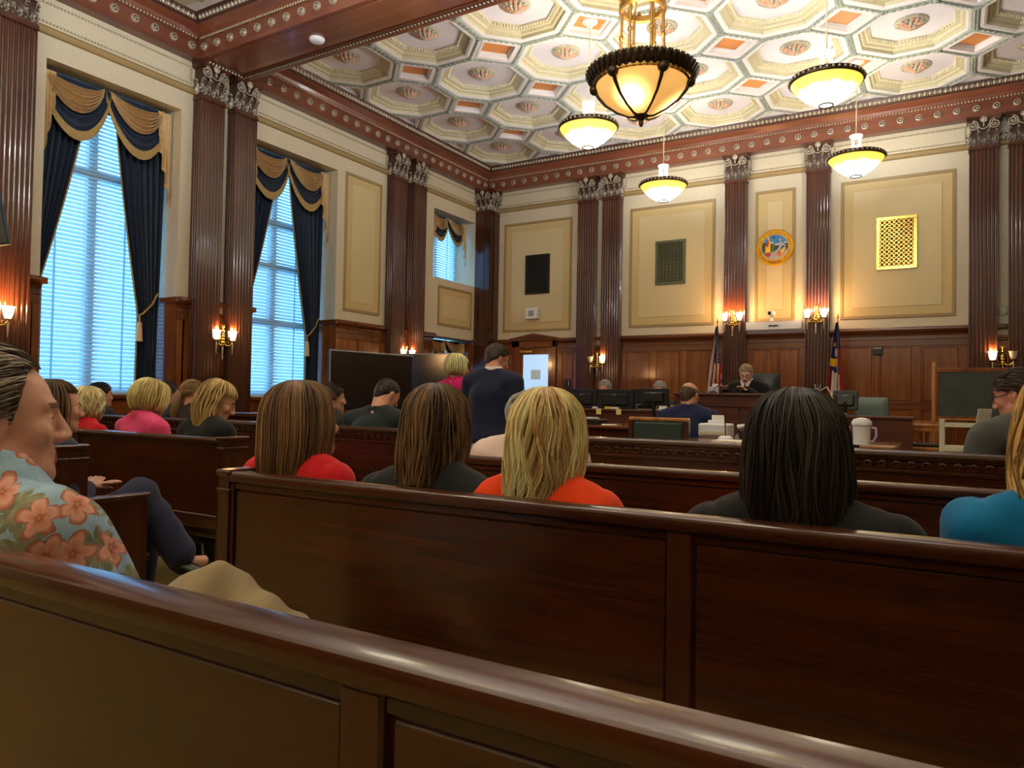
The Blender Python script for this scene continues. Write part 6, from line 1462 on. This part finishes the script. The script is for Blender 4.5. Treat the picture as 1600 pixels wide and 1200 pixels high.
p.hair_long(hair_mat((132, 102, 62), (222, 190, 128)), prof_scale(SHO, 1.0, 1.02, 1.42), n=1200, K=20, wave=.010, wfreq=2.6, clumps=34, jit=.08, seed=29, faceh=74, hairline=.05)
# --- beyond the carved railing, by the windows
p = Person('person with short dark hair in front of the nearest window', -7.22, 4.15, 1.30, hyaw=-10, sh=.18)
p.build_body(.018, hands=(0, 0)); p.garment('jacket', C_((40, 42, 48)), .018, collar=.02); p.garment('trousers', C_((30, 30, 36)), .024, torso=False, legs=True, sleeves=0, ripple=0); p.shoes()
cf = cut_std(.05, -.015, -.08); p.hair_short(hair_mat((24, 20, 18), (56, 44, 36)), mask_of(cf), flow_back, n=500, L=.05, cutf=cf, thick=.012)
p = Person('person in a dark suit with a white collar, half hidden behind the blonde bob', -6.30, 4.25, 1.325, face=-10, sh=.2, sc=1.02)
p.build_body(.018, hands=(0, 0)); p.garment('shirt', C_((220, 220, 218)), .018, off=.006, collar=.03); p.garment('jacket', C_((40, 46, 60)), .018, off=.02); p.garment('trousers', C_((36, 40, 52)), .024, torso=False, legs=True, sleeves=0, ripple=0); p.shoes()
cf = cut_std(.05, -.015, -.08); p.hair_short(hair_mat((44, 32, 26), (84, 62, 48)), mask_of(cf), flow_back, n=500, L=.05, cutf=cf, thick=.01)
p = Person('woman with a dark blonde ponytail behind the carved railing', -5.92, 4.25, 1.325, hyaw=-24, hpitch=8, sh=.17, sc=.97)
p.build_body(.015, True, hands=(0, 0)); p.garment('jacket', C_((60, 44, 40)), .017); p.garment('trousers', C_((30, 30, 36)), .024, torso=False, legs=True, sleeves=0, ripple=0); p.shoes()
hm = hair_mat((120, 92, 58), (182, 150, 102)); cf = cut_std(.05, .0, -.03); p.hair_short(hm, mask_of(cf), lambda q: np.stack([-q[:, 0] * 6, -.8 - 0 * q[:, 1], -.1 - q[:, 2] * 3], 1), n=700, L=.09, cutf=cf, thick=.008)
g = np.random.default_rng(5); n = 160; u = np.linspace(0, 1, 12)[None, :]; a = g.uniform(0, 2 * PI, n)[:, None]; rr = (g.uniform(0, 1, n) ** .5)[:, None] * (.012 + .03 * np.sin(np.clip(u * 1.05, 0, 1) * PI) ** .7)
P = np.stack([rr * np.cos(a), -.112 - .05 * np.sin(u * PI * .6) + rr * np.sin(a),   .02 - .29 * u + 0 * rr], -1); V, Q = strands(p.Hc + P @ p.Ry.T, .0032 * (1 - .6 * u ** 2) + 0 * a); np_mesh('ponytail', V, Q, hm, p.root, tone=np.repeat(np.clip(g.normal(.5, .2, (n, 1)) + 0 * u, 0, 1).ravel(), 3))
MB().tube([tuple(p.Hc + p.Ry @ npv(.016 * math.cos(b), -.112, .02 + .016 * math.sin(b))) for b in np.linspace(0, 2 * PI, 13)], .006, 6, cap=False).build('hair_tie', C_((150, 120, 80)), p.root, 60)
p = Person('person with dark hair whose face shows in profile right of the red-jacketed woman', -4.30, 4.35, 1.305, hyaw=-26, sh=.17, sc=.97)
p.build_body(.012, True, hands=(0, 0), hh=.008); p.garment('jacket', C_((50, 46, 46)), .017); p.garment('trousers', C_((30, 30, 36)), .024, torso=False, legs=True, sleeves=0, ripple=0); p.shoes()
cf = cut_std(.05, -.02, -.08); p.hair_short(hair_mat((30, 24, 20), (64, 48, 38)), mask_of(cf), flow_back, n=500, L=.06, cutf=cf, thick=.012)
p = Person('uniformed officer in dark green with a shoulder patch, head bowed, seen from behind', -3.70, 4.32, 1.355, hyaw=-18, hpitch=30, sh=.235, sc=1.08, w=1.22, lean=10, skin=(206, 150, 122))
p.build_body(.012, False, hands=(0, 0), hh=.007); p.garment('uniform_jacket', C_((26, 34, 36)), .012, off=.018, collar=.015, k_sl=.010, seed=8); p.garment('trousers', C_((26, 32, 36)), .022, torso=False, legs=True, sleeves=0, ripple=0); p.shoes()
cf = cut_std(.05, .0, -.065); p.hair_short(hair_mat((44, 36, 32), (86, 72, 62)), mask_of(cf), flow_down, n=700, L=.018, cutf=cf, thick=.004, rad=.0014, lift=.002)
sl = p.S[1] + (p.E[1] - p.S[1]) * .40; c0 = sl + npv(.078, -.012, 0); m = MB(); m.ell(tuple(c0), (.012, .042, .055), 12, 8); m.build('sleeve_patch_border', plain('patch_silver', lin(170, 176, 180), .6), p.root, 60)
m = MB(); m.ell(tuple(c0 + npv(.005, -.003, 0)), (.010, .034, .046), 12, 8); m.build('sleeve_patch', plain('patch_blue', lin(36, 50, 70), .6), p.root, 60); m = MB(); m.ell(tuple(c0 + npv(.009, -.006, -.012)), (.010, .022, .026), 12, 8); m.build('sleeve_patch_field', plain('patch_yellow', lin(222, 196, 80), .6), p.root, 60)
m = MB().tube([tuple(p.S[1] + npv(.02, -.03, .07)), tuple(p.S[1] + npv(-.03, -.01, .082))], .012, 6, flat=.5); m.build('shoulder_strap', C_((22, 28, 30)), p.root, 60)
p = Person('standing woman in a magenta jacket with short blonde hair', -3.78, 5.35, 1.595, face=-6, hyaw=-20, stand=True, sh=.165, sc=.95, w=.92)
p.build_body(.013, True, hands=(1, 1)); p.garment('jacket', C_((196, 22, 104)), .012, collar=.025, hem=.78, k_sl=.012, seed=31); p.garment('trousers', C_((22, 22, 28)), .018, torso=False, legs=True, sleeves=0, ripple=.003); p.shoes()
p.hair_long(hair_mat((198, 172, 106), (254, 238, 180)), prof_scale(BOB, .95, .98, .72), n=900, K=14, wave=.004, clumps=36, jit=.05, seed=32, faceh=60, hairline=.045, rad=.0026)
p = Person('tall man standing in a navy suit with short greying hair and glasses, seen from behind', -3.30, 5.25, 1.672, face=2, hyaw=-34, hpitch=20, stand=True, sh=.198, sc=1.05, w=1.12, lean=4, skin=(204, 140, 116))
p.build_body(.012, False, hh=.007); p.garment('shirt', C_((226, 214, 214)), .014, off=.004, collar=.045, sleeves=.3); p.garment('jacket', C_((24, 30, 54)), .012, off=.022, collar=.028, hem=.845, pads=.006, k_sl=.012, flare=.012, seed=33, ripple=.005, vent=True); p.garment('trousers', C_((20, 24, 40)), .016, torso=False, legs=True, sleeves=0, ripple=.003); p.shoes()
cf = cut_std(.06, .0, -.07); p.hair_short(hair_mat((62, 54, 46), (112, 102, 88)), mask_of(cf), flow_back, n=900, L=.04, cutf=cf, thick=.007); p.glasses(plain('steel_rim', lin(150, 150, 150), .3, .8))
MB().box(-.04, .04, -.012, .012, -.03, .03, .004).build('phone', plain('pale_blue_phone', lin(170, 206, 226), .3), p.root, 0, loc=tuple(p.Wr[0] + npv(.03, .02, -.11)))
# --- in the well
p = Person('balding man in a navy suit sitting at the counsel table, seen from behind', -2.115, 6.75, 1.405, hyaw=-12, hpitch=8, sh=.205, sc=1.06, w=1.12, seat=.50, skin=(204, 150, 122))
p.build_body(.014, False, hands=(0, 0), hh=.009); p.garment('jacket', C_((28, 36, 70)), .014, off=.02, collar=.03, pads=.006, k_sl=.014, seed=34); p.garment('trousers', C_((26, 32, 60)), .022, torso=False, legs=True, sleeves=0, ripple=0); p.shoes()
cf0 = cut_std(.02, -.005, -.07); cf = lambda P: np.minimum(cf0(P), .062 - P[2] + 0 * P[0] + .25 * np.clip(-P[1] - .05, 0, 1)); p.hair_short(hair_mat((84, 66, 50), (132, 110, 86)), mask_of(cf), flow_down, n=500, L=.025, cutf=cf, thick=.004, rad=.0016)
t = thing('wooden_chair', 'wooden chair under the balding man at the counsel table', 'chair', (-2.115, 6.62, 0)); MB().box(-.22, .22, 0, .42, .47, .50, .01).build('seat', MT['pew'], t, 0)
for sx in (-1, 1):
    for yy in (.03, .39): MB().box(sx * .19 - .02, sx * .19 + .02, yy - .02, yy + .02, 0, .47).build('leg', MT['pewv'], t, 0)
for x, tp, lb in ((-4.17, 1.50, 'person with grey hair just showing above the left monitors'), (-3.37, 1.485, 'person with pale hair just showing above the right monitor')):
    p = Person(lb, x, 9.45, tp, sh=.17, sc=.97, seat=.72, face=180); p.A = [npv(a[0], a[1], .39) for a in p.A]
    p.build_body(.02, hands=(0, 0)); p.garment('jacket', C_((60, 62, 80)), .02); p.garment('trousers', C_((30, 30, 36)), .026, torso=False, legs=True, sleeves=0, ripple=0)
    cf = cut_std(.05, -.02, -.08); p.hair_short(hair_mat((140, 140, 140), (214, 212, 208)), mask_of(cf), flow_back, n=400, L=.05, cutf=cf, thick=.012)
p = Person('judge in a black robe with grey-blond hair and glasses, reading at the bench', -2.36, 9.95, 1.735, face=178, hpitch=24, hyaw=6, sh=.20, sc=1.06, w=1.12, seat=.92, skin=(238, 200, 180))
p.A = [npv(a[0], a[1], .40) for a in p.A]; p.E = [p.S[0] + npv(.09, -.08, -.22), p.S[1] + npv(-.09, -.08, -.22)]; p.Wr = [npv(.10, -.42, 1.375), npv(-.17, -.42, 1.375)]
p.build_body(.011, False, hh=.007, curl=.5); p.garment('shirt', C_((226, 216, 214)), .012, off=.006, collar=.05, sleeves=.3); p.garment('robe', C_((16, 17, 18)), .013, off=.026, k_sl=.02, seed=35); p.garment('robe_skirt', C_((16, 17, 18)), .024, torso=False, legs=True, sleeves=0, ripple=0, off=.03)
v = MB(); N_ = p.N; v.add([tuple(N_ + npv(.075, -.095, .045)), tuple(N_ + npv(-.075, -.095, .045)), tuple(N_ + npv(0, -.172, -.15)), tuple(N_ + npv(0, -.11, .02))], [(0, 3, 2), (3, 1, 2)]); v.build('shirt_front', C_((226, 216, 214)), p.root, 0)
MB().tube([tuple(N_ + npv(0, -.145, .0)), tuple(N_ + npv(0, -.155, -.03)), tuple(N_ + npv(0, -.178, -.13))], [.014, .012, .018], 8, flat=.5).build('tie', C_((40, 26, 34)), p.root, 60)
cf = cut_std(.058, .0, -.07); p.hair_short(hair_mat((146, 124, 92), (206, 186, 150)), mask_of(cf), flow_back, n=700, L=.045, cutf=cf, thick=.009); p.glasses(plain('dark_red_rim', lin(110, 40, 40), .4))
p = Person('man in a grey suit with dark hair and glasses facing left, at the right edge', .265, 4.32, 1.40, face=42, hyaw=26, hpitch=16, sh=.21, sc=1.08, w=1.15, skin=(214, 150, 132), lean=4)
p.build_body(.011, False, hands=(0, 0), hh=.006, jaw=1.12); p.garment('jacket', C_((78, 78, 76)), .011, off=.022, collar=.03, pads=.006, k_sl=.012, seed=36, ripple=.006); p.garment('trousers', C_((70, 70, 70)), .02, torso=False, legs=True, sleeves=0, ripple=0); p.shoes()
cf = cut_std(.045, .0, -.07, .05); p.hair_short(hair_mat((38, 28, 24), (78, 60, 50)), mask_of(cf), flow_back, n=1000, L=.05, cutf=cf, thick=.010); p.glasses(plain('black_rim', lin(26, 24, 28), .3))
o = tag(MB().box(-.04, .04, -.002, .002, -.05, .05).build('paper_sheet', MT['paper'], loc=(.135, 4.55, 1.15), smooth=0), 'white paper held up in front of the man in grey', 'paper'); o.rotation_euler = (.2, 0, .7)
for lb, x, y, seat in (('plain dark chair under the man in the grey suit', .27, 4.28, .44), ('plain dark chair under the uniformed officer', -3.80, 4.22, .44), ('plain dark chair under the ponytailed woman', -5.92, 4.22, .44), ('plain dark chair under the person in the dark suit by the window', -6.30, 4.22, .44), ('plain dark chair under the person in front of the nearest window', -7.22, 4.12, .44), ('plain dark chair under the person in profile beside the officer', -4.30, 4.32, .44)):
    t = thing('wooden_chair', lb, 'chair', (x, y, 0), 0, 'dark chairs along the carved railing'); MB().box(-.2, .2, -.12, .34, seat - .04, seat, .01).build('seat', MT['pew'], t, 0)
    for sx in (-1, 1):
        for yy in (-.10, .31): MB().box(sx * .17 - .02, sx * .17 + .02, yy - .02, yy + .02, 0, seat - .04).build('leg', MT['pewv'], t, 0)
for lb, x, y, z in (('black office chair seat under the first clerk', -4.17, 9.45, .72), ('black office chair seat under the second clerk', -3.37, 9.45, .72)):
    t = thing('office_chair', lb, 'chair', (x, y - .12, .30), 0, 'clerk chairs behind the counter'); MB().box(-.22, .22, -.22, .24, z - .36, z - .30, .02).build('seat', MT['black'], t, 30); MB().tube([(0, 0, .03), (0, 0, z - .36)], .03, 8).build('column', MT['black'], t, 60); MB().lathe([(0, .03), (.25, .02), (.25, 0), (0, 0)], 16).build('base', MT['black'], t, 40)
# --- the man in the floral shirt
MT['floral'] = NT('floral_shirt'); t_ = MT['floral']; tc = t_.n('ShaderNodeTexCoord'); sp_ = t_.n('ShaderNodeSeparateXYZ'); t_.l(tc.outputs['Object'], sp_.inputs[0])
def flower_layer(scale, off, R, petals, rnd, phase):
    cb = t_.n('ShaderNodeCombineXYZ'); t_.l(t_.math('ADD', t_.math('MULTIPLY', sp_.outputs[1], 1.0), t_.math('MULTIPLY', sp_.outputs[0], .55)), cb.inputs[0]); t_.l(t_.math('ADD', sp_.outputs[2], t_.math('MULTIPLY', sp_.outputs[0], -.25)), cb.inputs[1])
    mp = t_.n('ShaderNodeMapping'); mp.inputs['Location'].default_value = off; wv = t_.n('ShaderNodeTexNoise', i_Scale=30., i_Detail=2.); t_.l(cb.outputs[0], wv.inputs[0]); ad = t_.n('ShaderNodeVectorMath', operation='MULTIPLY_ADD'); t_.l(wv.outputs[1], ad.inputs[0]); ad.inputs[1].default_value = (.022, .022, 0); t_.l(cb.outputs[0], ad.inputs[2]); t_.l(ad.outputs[0], mp.inputs[0]); vo = t_.n('ShaderNodeTexVoronoi', voronoi_dimensions='2D', i_Scale=scale, i_Randomness=rnd); t_.l(mp.outputs[0], vo.inputs['Vector'])
    sb = t_.n('ShaderNodeVectorMath', operation='SUBTRACT'); t_.l(mp.outputs[0], sb.inputs[0]); t_.l(vo.outputs['Position'], sb.inputs[1]); s2 = t_.n('ShaderNodeSeparateXYZ'); t_.l(sb.outputs[0], s2.inputs[0])
    ln = t_.n('ShaderNodeVectorMath', operation='LENGTH'); t_.l(sb.outputs[0], ln.inputs[0]); an = t_.math('ARCTAN2', s2.outputs[1], s2.outputs[0]); sc_ = t_.n('ShaderNodeSeparateColor'); t_.l(vo.outputs['Color'], sc_.inputs[0])
    pet = t_.math('ABSOLUTE', t_.math('COSINE', t_.math('MULTIPLY', t_.math('ADD', an, t_.math('MULTIPLY', sc_.outputs[0], 6.)), petals / 2)))
    rad = t_.math('MULTIPLY', t_.math('ADD', t_.math('MULTIPLY', t_.math('POWER', pet, .5), .62), .38), R); return t_.math('DIVIDE', ln.outputs[1], rad), pet, sc_.outputs[1]
q1, pet1, rn1 = flower_layer(13., (0, 0, 0), .036, 5, .7, 0); q2, pet2, rn2 = flower_layer(11.5, (.37, .71, 0), .046, 9, .8, 0)
nz = t_.n('ShaderNodeTexNoise', i_Scale=40., i_Detail=3.); t_.l(tc.outputs['Object'], nz.inputs[0])
bg = t_.ramp(nz.outputs[0], [(.3, lin(132, 162, 184)), (.7, lin(158, 186, 206))])
leafc = t_.ramp(nz.outputs[0], [(.35, lin(104, 106, 78)), (.6, lin(146, 146, 116))]); inl = t_.math('MULTIPLY', t_.math('LESS_THAN', q2, .92), t_.math('GREATER_THAN', rn2, .3))
flo = t_.ramp(q1, [(0, lin(206, 160, 112)), (.14, lin(160, 84, 62)), (.32, lin(200, 130, 106)), (.72, lin(216, 160, 138)), (.9, lin(176, 104, 82)), (1., lin(160, 92, 72))])
inf = t_.math('MULTIPLY', t_.math('LESS_THAN', q1, 1.0), t_.math('GREATER_THAN', rn1, .15))
t_.l(t_.mix(inf, t_.mix(inl, bg, leafc), flo), t_.b.inputs['Base Color']); t_.set(Roughness=.7); t_.b.inputs['Specular IOR Level'].default_value = .25; MT['floral'] = t_.m
p = Person('man in a pale blue floral shirt and khaki trousers, profile to the right, legs crossed', -1.48, .655, 1.285, hyaw=-20, hpitch=-2, sh=.205, sc=1.08, w=1.22, hs=1.04, skin=(226, 174, 150))
p.N = npv(0, -.02, 1.005); p.H = npv(0, .12, .53); p.S = [npv(-.215, .0, .945), npv(.205, .0, .955)]; p.E = [npv(-.27, .06, .68), npv(.27, .05, .70)]; p.Wr = [npv(-.10, .30, .66), npv(.12, .28, .60)]
p.K = [npv(-.06, .52, .70), npv(.12, .56, .52)]; p.A = [npv(.40, .66, .50), npv(.12, .62, .09)]
p.build_body(.010, False, hh=.005, jaw=1.12)
_tor = p.torso
def belly(o=0.): return _tor(o) + [(ell((0, .10, .72), npv(.18, .155, .17) + o), .07), (ell((0, .05, .88), npv(.17, .12, .12) + o), .06)]
p.torso = belly; p.garment('shirt', MT['floral'], .009, off=.024, sleeves=.5, collar=.035, hem=.50, k_sl=.012, ripple=.008, wl=.13, seed=40, flare=.02)
m = MB()
for q in (-1, 1):
    ring = np.linspace(-PI / 2, PI / 2 - .15, 8); sc_ = lambda a, r, z, drop: tuple(p.N + npv(q * r * math.cos(a), r * 1.05 * math.sin(a) + .02, z - drop * max(0, math.sin(a))))
    m.grid([[sc_(a, .072, .095, .09) for a in ring], [sc_(a, .092, .098, .085) for a in ring], [sc_(a, .118 + .03 * max(0, math.sin(a)), .060, .115) for a in ring], [sc_(a, .130 + .05 * max(0, math.sin(a)), .040, .12) for a in ring]], .005)
m.build('collar', MT['floral'], p.root, 70)
p.torso = _tor; p.garment('trousers', C_((150, 130, 98)), .010, off=.024, torso=False, legs=True, sleeves=0, ripple=.007, wl=.12, seed=41); p.shoes(plain('brown_shoe', lin(60, 40, 28), .4))
def cfh(P):
    x, y, z = P; hl = np.where(y > .05, .088, np.where(y > .022, .088 - .098 * np.clip((.05 - y) / .028, 0, 1), np.where(y > -.028, -.012 + 0 * y, -.092 + .080 * np.clip((y + .070) / .042, 0, 1)))); return np.clip(z - hl + 0 * x, -.05, .05)
p.hair_short(hair_mat((78, 66, 56), (158, 144, 128)), mask_of(cfh), flow_back, n=2600, L=.085, K=9, cutf=cfh, thick=.010, lift=.007, rad=.0018, h=.006)
